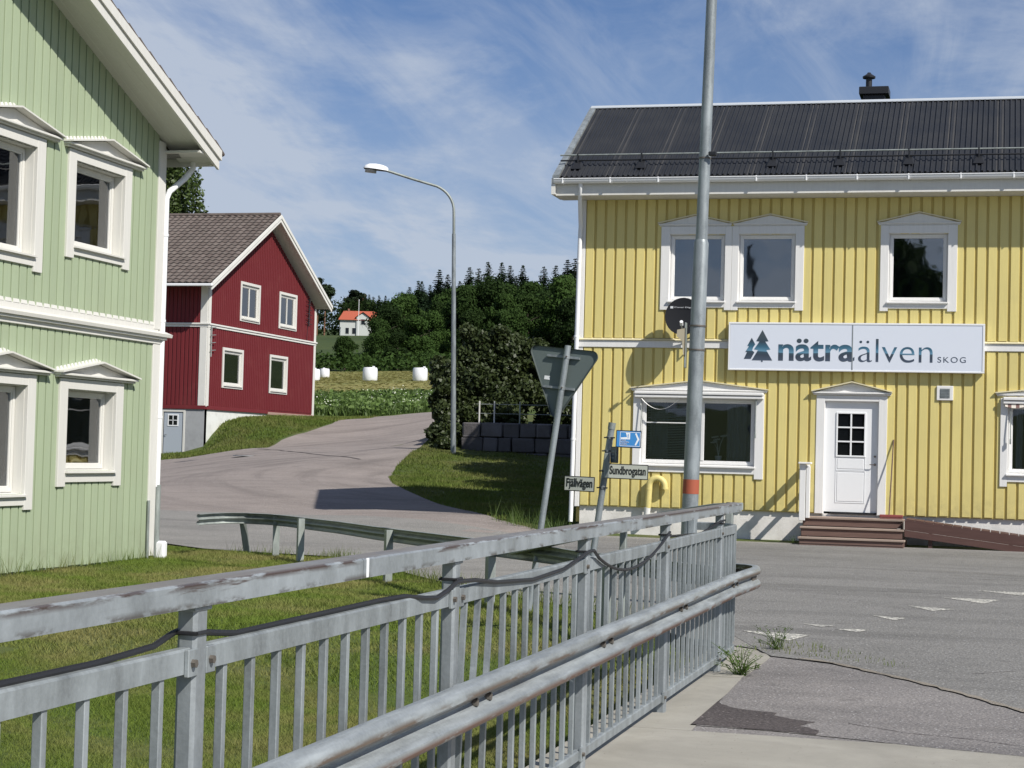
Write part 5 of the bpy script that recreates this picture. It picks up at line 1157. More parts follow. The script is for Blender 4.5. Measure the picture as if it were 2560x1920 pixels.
mb=MB(); mb.add([sp(u+off,v,-.0) for u,v in tri]+[sp(u+off,v,-.004) for u,v in tri],[tuple(range(n)),tuple(range(2*n-1,n-1,-1))]+[(i,n+i,n+(i+1)%n,(i+1)%n) for i in range(n)])
plate=mb.build('sign_plate',MT('grey_sign_back',.6,.2).color((.125,.155,.150)).m,ys_)
mb=MB(); mb.add([sp(u+off,v,0) for u,v in tri]+[sp(u*1.02+off,v*1.0+.004,.022) for u,v in tri]+[sp(u*1.03+off,v*1.02+.004,.022) for u,v in tri]+[sp(u*1.02+off,v*1.01,-.004) for u,v in tri],[(k*n+i,k*n+(i+1)%n,(k+1)*n+(i+1)%n,(k+1)*n+i) for k in range(3) for i in range(n)]); mb.build('plate_rim',MT('dark_rim',.6).color((.06,.075,.072)).m,ys_)
for (v,wd_) in ((-.09,.19),(-.42,.18)):
    mb=MB(); c8=[(-wd_+off,v-.012),(wd_+off,v-.012),(wd_+off,v+.012),(-wd_+off,v+.012)]
    mb.add([sp(u,q,.003) for u,q in c8]+[sp(u,q,.028) for u,q in c8],[(3,2,1,0),(4,5,6,7),(0,1,5,4),(1,2,6,5),(2,3,7,6),(3,0,4,7)]); mb.build('cross_bar',M['galv'],ys_)
    pc=b0+ax*((sc0-b0).dot(ax)+v); MB().tube([tuple(pc-ax*.02),tuple(pc+ax*.02)],.037,14).build('clamp',M['galv'],ys_)
    MB().tube([tuple(pc+sn*.035+su_*.02),tuple(pc+sn*.05+su_*.02)],.009,6).build('bolt',M['bolt'],ys_)
mb=MB(); mb.add([sp(-.245,-.345,.0025),sp(-.18,-.345,.0025),sp(-.18,-.305,.0025),sp(-.245,-.305,.0025)],[(0,1,2,3)]); mb.build('sticker',M['metalwhite'],ys_)

# street name sign post
sg_=thing('street_sign_post',(-3.5,16.25,0),'leaning galvanised post with street name plates Fjällvägen and Sundbrogatan','sign post')
pb=Vector((-3.62,16.2,-.25)); pt=Vector((-3.355,16.2,1.885)); pa=(pt-pb).normalized()
MB().tube([tuple(pb),tuple(pt)],.030,16).build('pole',M['galvlight'],sg_)
MB().tube([tuple(pt-pa*.05),tuple(pt+pa*.01)],.034,16).build('pole_cap',M['galvold'],sg_)
def pq(h): return pb+pa*((h-pb.z)/pa.z)
for h in (1.76,1.64,1.46,1.31):
    c=pq(h); MB().tube([tuple(c-pa*.008),tuple(c+pa*.008)],.036,14).build('clamp',M['galv'],sg_); MB().tube([(c.x-.05,c.y-.03,c.z),(c.x+.05,c.y-.03,c.z)],.006,6).build('bolt',M['blackmetal'],sg_)
signface=MT('street_plate_face',.6).color((.40,.42,.37)).m; ink=MT('black_lettering',.6).color((.012,.014,.012)).m
def plate(name,origin,udir,L_,H_,body,face,tilt,tw_=None):
    u=Vector(udir).normalized(); v=Vector((u.x*0,0,1)); v=(v-u*v.dot(u)).normalized(); w=u.cross(v)
    if w.y>0: w=-w
    MX=Matrix(((u.x,v.x,w.x,origin[0]-sg_.location.x),(u.y,v.y,w.y,origin[1]-sg_.location.y),(u.z,v.z,w.z,origin[2]-sg_.location.z),(0,0,0,1)))
    o=link(name,MB().bbox(0,L_,0,H_,-.012,0,.004).mesh(name,M['blackmetal']),sg_); o.matrix_local=MX
    f=link('plate_face',MB().box(.007,L_-.007,.008,H_-.008,.0005,.0015).mesh('plate_face',face),o)
    return o
# Sundbrogatan: right of the pole, turned a little; Fjällvägen: left of it
p1=plate('street_name_plate',(-3.375,16.13,1.395),(.99,.10,-.016),.365,.135,'',signface,0)
me,_=text('Sundbrogatan','lettering',None,0,0,0,.098,.322,ink,bold=.02); link('lettering',me,p1,(.022,.018,.0015))
p2=plate('street_name_plate',(-3.765,16.12,1.275),(.985,-.10,-.02),.285,.135,'',signface,0)
me,_=text('Fjällvägen','lettering',None,0,0,0,.100,.245,ink,bold=.02); link('lettering',me,p2,(.022,.016,.0015))
blue=MT('blue_sign_face',.4).color((.045,.22,.52)).m; wh=MT('white_sign_print',.4).color((.72,.75,.78)).m
p3=plate('trail_sign',(-3.30,16.11,1.675),(.98,.18,-.02),.225,.155,'',blue,0)
def flat(name,poly,mat,par,z=.002):
    mb=MB(); mb.prism(poly,z,z+.0008); return link(name,mb.mesh(name,mat),par)
fl_=MB(); a,b,c,d=.035,.217,.014,.141
for (x0,x1,y0,y1) in ((a,b,c,c+.004),(a,b,d-.004,d),(a,a+.004,c,d),(b-.004,b,c,d)): fl_.box(x0,x1,y0,y1,.0016,.0024)
link('border_line',fl_.mesh('border_line',wh),p3)
flat('arrow',[(.168,.028),(.180,.022),(.208,.078),(.180,.134),(.168,.128),(.190,.078)],wh,p3); 
flat('emblem',[(.043,.09),(.043,.075),(.125,.075),(.125,.134),(.085,.134),(.098,.095)],wh,p3,.0018); flat('emblem_figure',[(.106,.085),(.11,.085),(.112,.115),(.108,.125),(.104,.115)],blue,p3,.003)
for i,w_ in enumerate(('HÖGA','KUSTEN','LEDEN')):
    me,_=text(w_,'lettering',None,0,0,0,.012,.045 if i==0 else (.07 if i==1 else .055),wh); link('lettering',me,p3,(.045,.062-i*.018,.002))
p4=plate('small_trail_sign',(-3.345,16.12,1.535),(.55,-.83,0),.16,.145,'',MT('dark_blue_face',.4).color((.02,.045,.09)).m,0)
flat('arrow',[(.11,.03),(.12,.025),(.14,.07),(.12,.12),(.11,.115),(.125,.07)],MT('dim_print',.5).color((.2,.25,.3)).m,p4)
for i in range(3): flat('lettering_bar',[(.03,.04+i*.03),(.09,.04+i*.03),(.09,.05+i*.03),(.03,.05+i*.03)],MT('dim_print2',.5).color((.12,.17,.24)).m,p4)
MB().bbox(-3.40,-3.355,16.10,16.14,1.40,1.62,.004).build('plate_holder',M['galvold'],sg_)

# street lamp up the road
x0,y0=-16.6,55.65; zg=g1(x0,y0)
sl_=thing('street_lamp',(x0,y0,zg),'slender grey street lamp with curved arm and white cobra head beside the dark shrub','street lamp')
tp=(-16.72,55.35)
def lq(z): t=(z-zg)/8.; return (x0-.12*t,y0-.3*t,z)
MB().tube([lq(zg-.2),lq(zg+3.0),lq(8.45)],[.085,.075,.060],14).build('pole',M['galvlight'],sl_)
e=lq(8.45); arm=[lq(8.4),lq(9.1)]+[(e[0]-1.15*(1-math.cos(a))*.75-.02,e[1]-.25*(1-math.cos(a)),9.15+.85*math.sin(a)) for a in np.linspace(0.15,R_(68),8)]
l=arm[-1]; arm+=[(l[0]-.75,l[1]-.2,l[2]+.21),(-18.75,54.72,l[2]+.21+.22)]
MB().tube(arm,[.045]*2+[.042]*(len(arm)-2),10).build('arm',M['galvold'],sl_)
hx=(-18.72,54.72,l[2]+.42); dirn=Vector((-.95,-.25,.10)).normalized(); hs=Vector((0,0,1)).cross(dirn).normalized(); hu=dirn.cross(hs)
def head(zlo,name,mat,prof,flatb):
    secs=[]
    for (s_,w_,h_) in prof:
        c=Vector(hx)+dirn*s_; secs.append([tuple(c+hs*w_*math.cos(a)+hu*(h_*max(math.sin(a),0)+(flatb if math.sin(a)<0 else 0)*abs(math.sin(a)))) for a in np.linspace(0,2*math.pi,14,endpoint=False)])
    mb=MB().loft(secs); mb.sm=True; return mb.build(name,mat,sl_)
head(0,'lamp_head',M['metalwhite'],[(0,.04,.08),(.06,.09,.13),(.2,.14,.17),(.4,.17,.185),(.6,.16,.165),(.72,.11,.11),(.78,.03,.03)],0.0)
head(0,'lamp_rim',M['blackmetal'],[(.04,.09,.0),(.2,.145,.0),(.4,.175,.0),(.6,.165,.0),(.76,.06,.0)],-.03)
head(0,'lamp_glass',MT('lamp_glass',.25).color((.45,.44,.42)).m,[(.36,.02,-.03),(.42,.10,-.03),(.55,.12,-.03),(.66,.09,-.03),(.72,.02,-.03)],-.13)
# small bird specks in the sky are left to the sky

# flagpole and far house on the hill
def fz(x,y): return g1(x,y)
fh=thing('hill_house',(-149,415,fz(-149,415)),'small white house with bright orange tiled roof on the wooded hill','house')
z0=28.2; org_=M['hillroof']=MT('orange_roof_tiles',.8).color((.36,.085,.045)).m; wht=MT('far_white_wood',.7).color((.50,.52,.50)).m
dx=Vector((.965,.262,0)); dy=Vector((-.262,.965,0)); H0=Vector((-152.6,413.9,0))
def hp(u,v,z): p=H0+dx*u+dy*v; return (p.x,p.y,z)
def hbox(mb,u0,u1,v0,v1,z0_,z1_):
    return mb.add([hp(u0,v0,z0_),hp(u1,v0,z0_),hp(u1,v1,z0_),hp(u0,v1,z0_),hp(u0,v0,z1_),hp(u1,v0,z1_),hp(u1,v1,z1_),hp(u0,v1,z1_)],[(0,3,2,1),(4,5,6,7),(0,1,5,4),(1,2,6,5),(2,3,7,6),(3,0,4,7)])
hbox(MB(),0,8.6,0,6,27.5,32.5).build('wall',wht,fh)
mb=MB(); mb.add([hp(-.4,-.5,32.3),hp(9,-.5,32.3),hp(8.6,3,34.7),hp(.6,3,34.7),hp(-.4,6.5,32.3),hp(9,6.5,32.3)],[(0,1,2,3),(5,4,3,2),(0,3,4),(1,5,2),(0,4,5,1)]); mb.build('roof',org_,fh)
mb=MB(); mb.add([hp(4.0,-.35,27.5),hp(7.0,-.35,27.5),hp(7.0,-.35,33),hp(5.5,-.35,34.0),hp(4.0,-.35,33),hp(4.0,2,27.5),hp(7,2,27.5),hp(7,2,33),hp(5.5,2,34.0),hp(4,2,33)],[(0,1,2,3,4),(0,4,9,5),(1,6,7,2)]); mb.build('gable_wall',wht,fh)
mb=MB(); mb.add([hp(3.6,-.7,32.9),hp(5.5,-.7,34.25),hp(7.4,-.7,32.9),hp(3.6,2.6,32.9),hp(5.5,2.6,34.25),hp(7.4,2.6,32.9)],[(0,1,4,3),(1,2,5,4)]); mb.build('gable_roof',org_,fh)
for u in (1.4,3.0): 
    w_=hbox(MB(),u-.12,u+.9,-.04,.02,28.9,30.5).build('window',wht,fh); hbb=hbox(MB(),u,u+.78,-.07,-.03,29.0,30.4); link('window_pane',hbb.mesh('window_pane',M['black_pane'],fh.location),w_)
w_=hbox(MB(),5.0,6.1,-.42,-.36,31.2,32.6).build('window',wht,fh); hbb=hbox(MB(),5.12,5.98,-.45,-.41,31.3,32.5); link('window_pane',hbb.mesh('window_pane',M['black_pane'],fh.location),w_)
hbox(MB(),1.6,2.0,2.8,3.2,34.2,35.2).build('chimney',MT('far_brick',.9).color((.25,.12,.09)).m,fh)
fp=thing('flagpole',(-146.6,410.2,fz(-146.6,410.2)),'thin white flagpole in front of the orange-roofed hill house','flagpole')
MB().tube([(-146.6,410.2,28),(-146.6,410.2,36.6)],[.09,.06],8).build('pole',M['metalwhite'],fp); MB().tube([(-146.6,410.2,36.6),(-146.6,410.2,36.8)],.12,8).build('knob',M['metalwhite'],fp)

# hay bales wrapped in white film
bw=MT('white_stretch_film',.4).color((.74,.75,.78)).m
def bale(x,y,s_,label,tail):
    zg=h1(x,y)+.12; t_=thing('hay_bale',(x,y,zg),label,'hay bale','white wrapped hay bales in the mown field'); r=.66*s_; h=1.22*s_
    pr=[(.0,0),(r*.90,.0),(r*1.0,.10*h),(r*1.02,.45*h),(r*.99,.86*h),(r*.90,.98*h),(.0,h)]
    secs=[[(x+(q*(1+.012*math.sin(5*a)))*math.cos(a),y+q*math.sin(a),zg+z-.03) for a in np.linspace(0,2*math.pi,24,endpoint=False)] for q,z in pr]
    mb=MB().loft(secs,True,False); mb.sm=True; mb.build('bale_body',bw,t_)
    MB().bbox(x+tail*r*.8-.1,x+tail*r*.8+.12,y-.5*r-.1,y-.5*r+.1,zg+h*.86,zg+h*1.05,.04).build('film_tail',bw,t_)
bale(-54.55,156.12,1.0,'white wrapped hay bale in the field, nearest the red house of the two large ones',.8)
bale(-50.2,157.2,1.0,'white wrapped hay bale farthest right, close to the dark shrub',.9)
bale(-70.9,188,.80,'small distant white hay bale just right of the red house',.0)
bale(-59.6,155.2,.9,'white hay bale half hidden behind the red house corner',.5)
# ================================================ STONE WALL, SHRUBS, TREES, GRASS
swl=thing('stone_wall',(-12,57,1.5),'low retaining wall of rough granite blocks in the shade behind the shrub','stone wall')
random.seed(11)
cache=[]
for c in range(3):
    x=-16.72 if c!=1 else -16.75; z0=1.52+c*.345 if False else 1.14+c*.475
    while x<-3.5:
        w=random.uniform(.45,.95); h=.46
        bm=bmesh.new(); bmesh.ops.create_cube(bm,size=1)
        for v in bm.verts: v.co=Vector((v.co.x*(w-.03),v.co.y*.5,v.co.z*h))
        bmesh.ops.bevel(bm,geom=bm.edges[:],offset=.035,segments=1,affect='EDGES')
        for v in bm.verts: v.co+=Vector((random.uniform(-.012,.012),random.uniform(-.03,.03),random.uniform(-.012,.012)))
        me=bpy.data.meshes.new('stone'); bm.to_mesh(me); bm.free(); me.materials.append(M['stone'])
        link('stone',me,swl,Vector((x+w/2,57.2+random.uniform(-.03,.03),z0+h/2))-swl.location); x+=w
tf=thing('trellis_fence',(-14,57.5,2.6),'thin metal rail fence with pale posts standing on the stone wall','fence')
for i,x in enumerate((-16.25,-15.75,-14.9,-13.6,-12.3,-11.0)):
    (MB().bbox(x-.02,x+.02,57.28,57.32,2.4,3.25,.004)).build('post',M['whiteold'] if i<2 else M['galvold'],tf)
for z in (2.85,3.15): MB().tube([(-16.35,57.3,z),(-10.5,57.3,z)],.010,6).build('rail',M['galvold'],tf)

def quads(C_,size,nrm=None,asp=1.6,droop=0.0,up_bias=.0):
    n=len(C_); d=rng.normal(size=(n,3)); d/=np.linalg.norm(d,axis=1)[:,None]
    if nrm is not None: d=d*(1-up_bias)+nrm*up_bias; d/=np.linalg.norm(d,axis=1)[:,None]+1e-9
    a=rng.normal(size=(n,3)); a-= (a*d).sum(1)[:,None]*d; a/=np.linalg.norm(a,axis=1)[:,None]+1e-9
    a[:,2]-=droop; a/=np.linalg.norm(a,axis=1)[:,None]+1e-9
    b=np.cross(d,a); s=(size*rng.uniform(.65,1.35,n))[:,None] if np.isscalar(size) else (size*rng.uniform(.7,1.3,n))[:,None]
    a=a*s*asp*.5; b=b*s*.5
    V=np.stack([C_-a,C_+b*1.0-a*.1,C_+a,C_-b*1.0-a*.1],1).reshape(-1,3); F=np.arange(4*n).reshape(n,4); return V,F
def blob_points(n,lobes,shell=.55):
    """points in a set of ellipsoidal clumps (cx,cy,cz,rx,ry,rz)"""
    L_=np.array(lobes); wt=(L_[:,3]*L_[:,4]*L_[:,5])**.7; wt/=wt.sum(); k=rng.choice(len(L_),n,p=wt)
    d=rng.normal(size=(n,3)); d/=np.linalg.norm(d,axis=1)[:,None]; r=shell+(1-shell)*rng.random(n)**.6
    r*=1+.10*rng.normal(size=n)
    P=L_[k,:3]+d*r[:,None]*L_[k,3:6]; return P,d
def make_deciduous(seed,H=10,Wd=6,leaf=.42,n=4200):
    g=np.random.default_rng(seed); lobes=[]
    for i in range(26):
        t=g.random(); z=H*(.16+.78*t); rad=Wd/2*math.sin(math.pi*min(.98,(.18+.80*t)))**.75
        a=g.uniform(0,6.28); q=rad*g.uniform(.35,.85); s=Wd*g.uniform(.13,.23)
        lobes.append((q*math.cos(a),q*math.sin(a),z,s*1.1,s*1.1,s*.85))
    P,d=blob_points(n,lobes,.45); V,F=quads(P,leaf,d,1.3,up_bias=.55); return V,F
def make_spruce(seed,H=14,n=2600):
    g=np.random.default_rng(seed); P=[];D=[];S_=[]
    lev=int(H*3.0)
    for i in range(lev):
        t=i/lev; z=H*(.06+.94*t); R=(H*.20)*(1-t)**.80*g.uniform(.8,1.12)+.05
        nb=int(11+14*(1-t))
        for b in range(nb):
            a=g.uniform(0,6.28); L_=R*g.uniform(.65,1.15); m=max(2,int(L_*7))
            for k in range(m):
                r=L_*(k+1)/m; P.append((r*math.cos(a)+g.normal()*.05,r*math.sin(a)+g.normal()*.05,z-.33*r+.10*r*r/max(L_,.1)+g.normal()*.04)); S_.append(.25*(1-.3*k/m)*(1 if t<.85 else .7)); D.append((0,0,1))
    P=np.array(P); V,F=quads(P,np.array(S_)*H/14,np.array(D,float),1.9,droop=.5,up_bias=.5); return V,F
def make_pine(seed,H=14,n=2600):
    g=np.random.default_rng(seed); lobes=[]
    for i in range(15):
        t=g.uniform(.42,.98); a=g.uniform(0,6.28); q=H*.16*g.uniform(.2,1)*(1.25-t*.8)*1.3
        lobes.append((q*math.cos(a),q*math.sin(a),H*t,H*.085,H*.085,H*.05))
    P,d=blob_points(n,lobes,.3); V,F=quads(P,.36*H/14,d,1.5,up_bias=.4); return V,F
def trunk(H,r,mat,frac=.95,limbs=0,seed=0,lz=(.4,.8)):
    g=random.Random(seed); mb=MB(); mb.tube([(0,0,-.5),(0,0,0),(g.uniform(-.1,.1),0,H*frac*.5),(0,g.uniform(-.1,.1),H*frac)],[r*1.3,r,r*.7,r*.12],8)
    for k in range(limbs):
        z=H*g.uniform(*lz); a=g.uniform(0,6.28); L_=H*.22*g.uniform(.6,1.1); mb.tube([(0,0,z),(L_*.5*math.cos(a),L_*.5*math.sin(a),z+L_*.35),(L_*math.cos(a),L_*math.sin(a),z+L_*.55)],[r*.45,r*.3,r*.08],5)
    return mb.mesh('trunk',mat)
DEC=[(raw_mesh('crown',*make_deciduous(100+i,10,7+.6*i,.27,11000),M['leafdec']),trunk(10,.2,M['bark'],.85,5,i)) for i in range(4)]
SPR=[(raw_mesh('crown',*make_spruce(200+i,14),M['leafspruce']),trunk(14,.18,M['bark'],.98,0,i)) for i in range(4)]
PIN=[(raw_mesh('crown',*make_pine(300+i,14),M['leafpine']),trunk(14,.2,MT('pine_bark',.9).color((.16,.085,.05)).m,.95,6,i,(.5,.9))) for i in range(3)]
def plant_tree(name,kind,i,x,y,H,base,cat,label,group=None,wid=1.0,zoff=0.0):
    cm_,tm=kind[i%len(kind)]; s=H/base
    t=thing(name,(x,y,g1(x,y)+zoff-.1),label,cat,group)
    r=random.uniform(0,6.28)
    for nm,me in (('crown',cm_),('trunk',tm)):
        o=link(nm,me,t); o.scale=(s*wid,s*wid,s); o.rotation_euler=(0,0,r)
    return t
con=[(-152.6,434.3,39.8),(-154.9,444.0,40.1),(-146.9,425.5,38.8),(-147.0,430.6,39.2),(-102.5,313.4,30.4),(-141.6,435.6,40.3),(-100.9,313.7,31.5),(-101.9,318.7,31.9),(-107.9,342.8,33.6),(-88.5,286.0,30.6),(-98.8,324.6,33.7),(-99.5,334.7,33.5),(-94.9,325.5,35.1),(-96.1,335.5,35.9),(-88.9,316.8,35.1),(-89.2,327.0,36.1),(-89.0,332.2,36.1),(-85.2,320,32.2),(-91.7,347.1,35.7),(-82.9,318.4,34.7),(-86.0,338.3,33.0),(-80.5,324.2,35.1),(-74.9,310.2,33.8),(-78,330,34.7),(-75.2,320.4,35.9),(-72.8,315.9,35.6),(-70.5,318,35.6),(-68,322,36.7)]
pin=[(-165,430,40.8),(-154.2,402.8,41.2),(-159.6,422.0,41.5),(-161.5,442.3,40.2),(-160.0,442.6,41.8),(-158.2,443.1,41.7),(-153,431,40.0)]
dec=[(-82.5,226.0,15.9,1.0),(-81.6,236.4,19.3,0.9),(-79.7,231.9,17.6,0.95),(-84.3,248.1,21.8,1.05),(-88,262,22.6,1.0),(-75.9,227.8,16.8,1.0),(-100,300,27.5,1.0),(-90.7,275.3,25.7,1.1),(-95,290,27.2,1.0),(-75.1,233.0,19.4,1.05),(-128,400,37.6,1.1),(-78.5,249.7,21.1,1.0),(-82.8,267.1,24.0,0.9),(-92,300,29.1,1),(-84.0,277.0,27.0,0.95),(-78.5,262,24.1,0.9),(-75.9,258.5,25.6,0.95),(-71.5,246,21.1,0.9),(-86,298,29.5,1),(-72.4,259.4,26.5,0.95),(-67.9,250.3,23.8,0.8),(-80,296,29.6,1),(-65.1,246.0,21.4,0.9),(-67.0,260.9,24.8,0.95),(-75,294,29.6,1),(-67.3,271.1,25.9,0.95),(-70,290,29.1,1),(-62,262,25.6,0.9),(-60.2,254.3,26.6,0.8),(-57.3,248.0,23.1,0.9)]
gl_='trees of the dark wood beyond the field'
ORD='first second third fourth fifth sixth seventh eighth ninth tenth eleventh twelfth thirteenth fourteenth fifteenth sixteenth seventeenth eighteenth nineteenth twentieth 21st 22nd 23rd 24th 25th 26th 27th 28th 29th 30th 31st 32nd 33rd 34th 35th'.split()
for i,(x,y,zt) in enumerate(con): plant_tree('spruce_tree',SPR,i,x,y,(zt-g1(x,y))*1.06,14,'tree','dark pointed spruce on the wooded hill, %s spruce from the left'%ORD[i],'spruces in the hill wood',wid=1.35)
for i,(x,y,zt) in enumerate(pin): plant_tree('pine_tree',PIN,i,x,y,zt-g1(x,y),14,'tree','open-crowned pine near the orange-roofed hill house, %s pine from the left'%ORD[i],'pines behind the hill house',wid=1.3)
for i,(x,y,zt,w) in enumerate(dec):
    H=zt-g1(x,y)
    if i==0: plant_tree('round_bush',DEC,i,x,y,H*1.05,10,'bush','rounded dark bush standing alone left of the wood, below the hill house',wid=1.25)
    else: plant_tree('broadleaf_tree',DEC,i,x,y,H,10,'tree','dark green broadleaf tree at the wood edge behind the field, %s from the left'%ORD[i-1],'broadleaf trees at the wood edge',wid=w)
# farther wood fills the skyline
def wood(name,pts,n,size,mat,label):
    P=[]
    for (x,y,w,h) in pts:
        k=int(n*w*h); zz0=hg(np.array([x]),np.array([y]))[0]
        q=np.stack([x+rng.normal(size=k)*w*.5,y+rng.normal(size=k)*4,zz0+h*rng.random(k)**.8],-1); P.append(q)
    P=np.concatenate(P); V,F=quads(P,size,None,1.3); o=link(name,raw_mesh(name,V,F,mat)); tag(o,label,'wood',kind='stuff'); return o
wood('far_wood',[(x,440+14*math.sin(x*.3),7,7.4+1.8*math.sin(x*1.3)) for x in np.arange(-185,-88,4)]+[(x,345+8*math.sin(x),6,5.6+1.2*math.sin(x*1.7)) for x in np.arange(-106,-50,3.5)]+[(x,285+4*math.sin(x),5,6.0) for x in np.arange(-88,-50,3.5)],34,.42,M['leafdec'],'dense dark wood filling the hillside behind the single trees')
# tall birch behind the red house, and the tree mirrored in the upper window
def make_birch(seed,H=14,W_=5,n=9000,leaf=.13):
    g=np.random.default_rng(seed); lobes=[]
    for i in range(90):
        t=g.uniform(.22,1); a=g.uniform(0,6.28); q=W_/2*g.uniform(.15,1)*math.sin(math.pi*min(.97,.12+.86*t))**.7; lobes.append((q*math.cos(a),q*math.sin(a),H*t-.6,.48,.48,1.25))
    P,d=blob_points(n,lobes,.2); return quads(P,leaf,d,1.7,droop=.6,up_bias=.2)
BIR=[(raw_mesh('crown',*make_birch(7,14,5.0,42000,.11),M['leafbirch']),trunk(14,.16,MT('birch_bark',.8).color((.4,.39,.36)).m,.95,0,3))]
plant_tree('birch_tree',BIR,0,-49.9,103.5,17.2,14,'tree','tall drooping birch showing between the green eaves and the red roof',wid=1.12)
plant_tree('garden_tree',DEC,2,-4.9,-22,12.4,10,'tree','large tree behind the camera, seen only mirrored in an upper window',wid=.8)

# big shrub beside the road (lilac-like leaves)
def shrub(name,lobes,n,leaf,label,base,mat=M['leafbush'],asp=1.5,shell=.72,stems=6):
    t=thing(name,base,label,'shrub'); P,d=blob_points(n,lobes,shell); V,F=quads(P,leaf,d,asp,droop=.35,up_bias=.35)
    V=V-np.array(base); link('foliage',raw_mesh('foliage',V,F,mat),t)
    mb=MB(); g=random.Random(3)
    for k in range(stems):
        lb=lobes[g.randrange(len(lobes))]; b=(base[0]+g.uniform(-.6,.6),base[1]+g.uniform(-.3,.3),base[2]-.2); mb.tube([b,((b[0]+lb[0])/2+g.uniform(-.2,.2),(b[1]+lb[1])/2,(b[2]+lb[2])/2+.3),lb[:3]],[.06,.04,.012],6)
    mb.build('stem',M['bark'],t)
    return t
g=np.random.default_rng(5); lobes=[]
# lobes follow the photographed outline: dome top about z 6, spilling to the road on its left
for (x,y,z,r,k) in ((-17.0,59.8,4.9,.85,7),(-16.2,60.0,4.6,.9,6),(-17.7,59.4,3.9,.75,7),(-16.8,59.2,3.4,1.0,8),(-15.6,59.8,4.2,.9,7),(-15.6,59.6,3.4,.9,6),(-17.75,58.6,3.0,.6,6),(-17.55,57.8,2.3,.5,5),(-17.3,57.0,1.8,.45,5),(-17.9,58.8,3.4,.5,4),(-14.7,59.8,4.0,.8,4),(-18.0,59.6,4.5,.6,5),(-17.2,59.6,5.3,.55,5),(-16.3,59.8,5.2,.65,5),(-15.6,60,5.0,.55,5),(-16.6,58.9,2.9,.7,5),(-15.6,58.7,3.0,.6,5),(-17.6,58.7,3.6,.6,4),(-17.5,57.3,2.0,.5,5),(-14.2,59.8,3.3,.9,4),(-17.1,58.3,2.4,.6,5),(-17.15,56.7,1.75,.35,3),(-15.2,60.3,4.8,.6,4)):
    for j in range(int(k*1.4)):
        d=g.normal(size=3); d/=np.linalg.norm(d); s=r*g.uniform(.42,.62); lobes.append((x+d[0]*r*.72,y+d[1]*r*.6,z+d[2]*r*.72,s,s,s*.9))
shrub('lilac_bush',lobes,80000,.10,'large dark leafy bush hanging over the stone wall beside the street lamp',(-16.8,58.8,2.3),shell=.55)
lob2=[]
for (x,y,H,lb) in ((-6.3,52.2,8.6,'garden tree hidden behind the yellow house, shading the stone wall'),(-2.6,50.6,8.8,'second garden tree hidden behind the yellow house'),(1.4,49.6,8.6,'third garden tree hidden behind the yellow house'),(-5.2,46.9,8.0,'garden tree nearest the back wall of the yellow house'),(-1.2,45.6,7.8,'garden tree standing by itself behind the yellow house roof'),(-6.3,43.7,7.4,'small garden tree close to the back wall of the yellow house'),(-7.6,49.2,8.0,'garden tree behind the left end of the yellow house'),(-9.2,53.6,8.0,'garden tree between the yellow house and the stone wall')):
    plant_tree('garden_tree',DEC,int(x+9)%4,x,y,H,10,'tree',lb,wid=1.0)
for (x,y,z,r,k) in ((-14.7,60.8,3.4,.8,6),(-13.8,60.3,3.1,.8,6),(-12.0,60.1,3.2,.8,5),(-10.6,60.4,3.4,.9,5),(-9.6,61,4.6,1.0,6),(-13.0,60.2,4.1,.7,4),(-13.6,61.5,4.3,.9,6),(-12.8,62,5.2,.7,5),(-12.3,61.5,3.9,1.0,6),(-11.5,62,4.6,1.0,6),(-12.9,60.5,3.2,.9,6),(-11.0,61,3.5,1.1,6)):
    for j in range(k):
        d=g.normal(size=3); d/=np.linalg.norm(d); s=r*g.uniform(.45,.65); lob2.append((x+d[0]*r*.75,y+d[1]*r*.6,z+d[2]*r*.75,s,s,s*.9))
shrub('garden_shrub',lob2,42000,.105,'shrub behind the stone wall, next to the yellow house corner',(-12.4,61.3,2.5),shell=.55)

# ---------------- grass
def in_poly(P,poly):
    x,y=P[:,0],P[:,1]; r=np.zeros(len(P),bool); n=len(poly)
    for i in range(n):
        x1,y1=poly[i]; x2,y2=poly[(i+1)%n]; c=((y1>y)!=(y2>y))&(x<(x2-x1)*(y-y1)/((y2-y1) if y2!=y1 else 1e-9)+x1); r^=c
    return r
def blades(name,poly,dens,h,w,mat,label,lean=.45,tall=None,maxn=300000,fn=hg,cat='grass'):
    a=np.array(poly); mn,mx=a.min(0),a.max(0); A=(mx-mn).prod(); n=int(min(A*dens,maxn*3)); P=mn+(mx-mn)*rng.random((n,2)); P=P[in_poly(P,poly)][:maxn]
    n=len(P); z=np.ravel(fn(P[:,0],P[:,1])); an=rng.uniform(0,6.283,n); la=rng.uniform(0,6.283,n)
    cl=.6+.8*(.5+.5*np.sin(P[:,0]*2.1+np.sin(P[:,1]*1.7)*2)*np.sin(P[:,1]*2.6+np.sin(P[:,0]*3.1)))
    hh=h*rng.uniform(.5,1.35,n)*cl; ww=w*rng.uniform(.7,1.4,n)
    dx,dy=np.cos(an)*ww/2,np.sin(an)*ww/2; L_=lean*hh*rng.uniform(.2,1.4,n)
    V=np.empty((n,3,3)); V[:,0]=np.stack([P[:,0]-dx,P[:,1]-dy,z-.01],-1); V[:,1]=np.stack([P[:,0]+dx,P[:,1]+dy,z-.01],-1); V[:,2]=np.stack([P[:,0]+np.cos(la)*L_,P[:,1]+np.sin(la)*L_,z+hh],-1)
    o=link(name,raw_mesh(name,V,np.arange(3*n).reshape(n,3),mat)); tag(o,label,cat,kind='stuff'); return o
near=[(-2.3,3),(-2.3,15),(-12.2,15),(-12.2,3)]
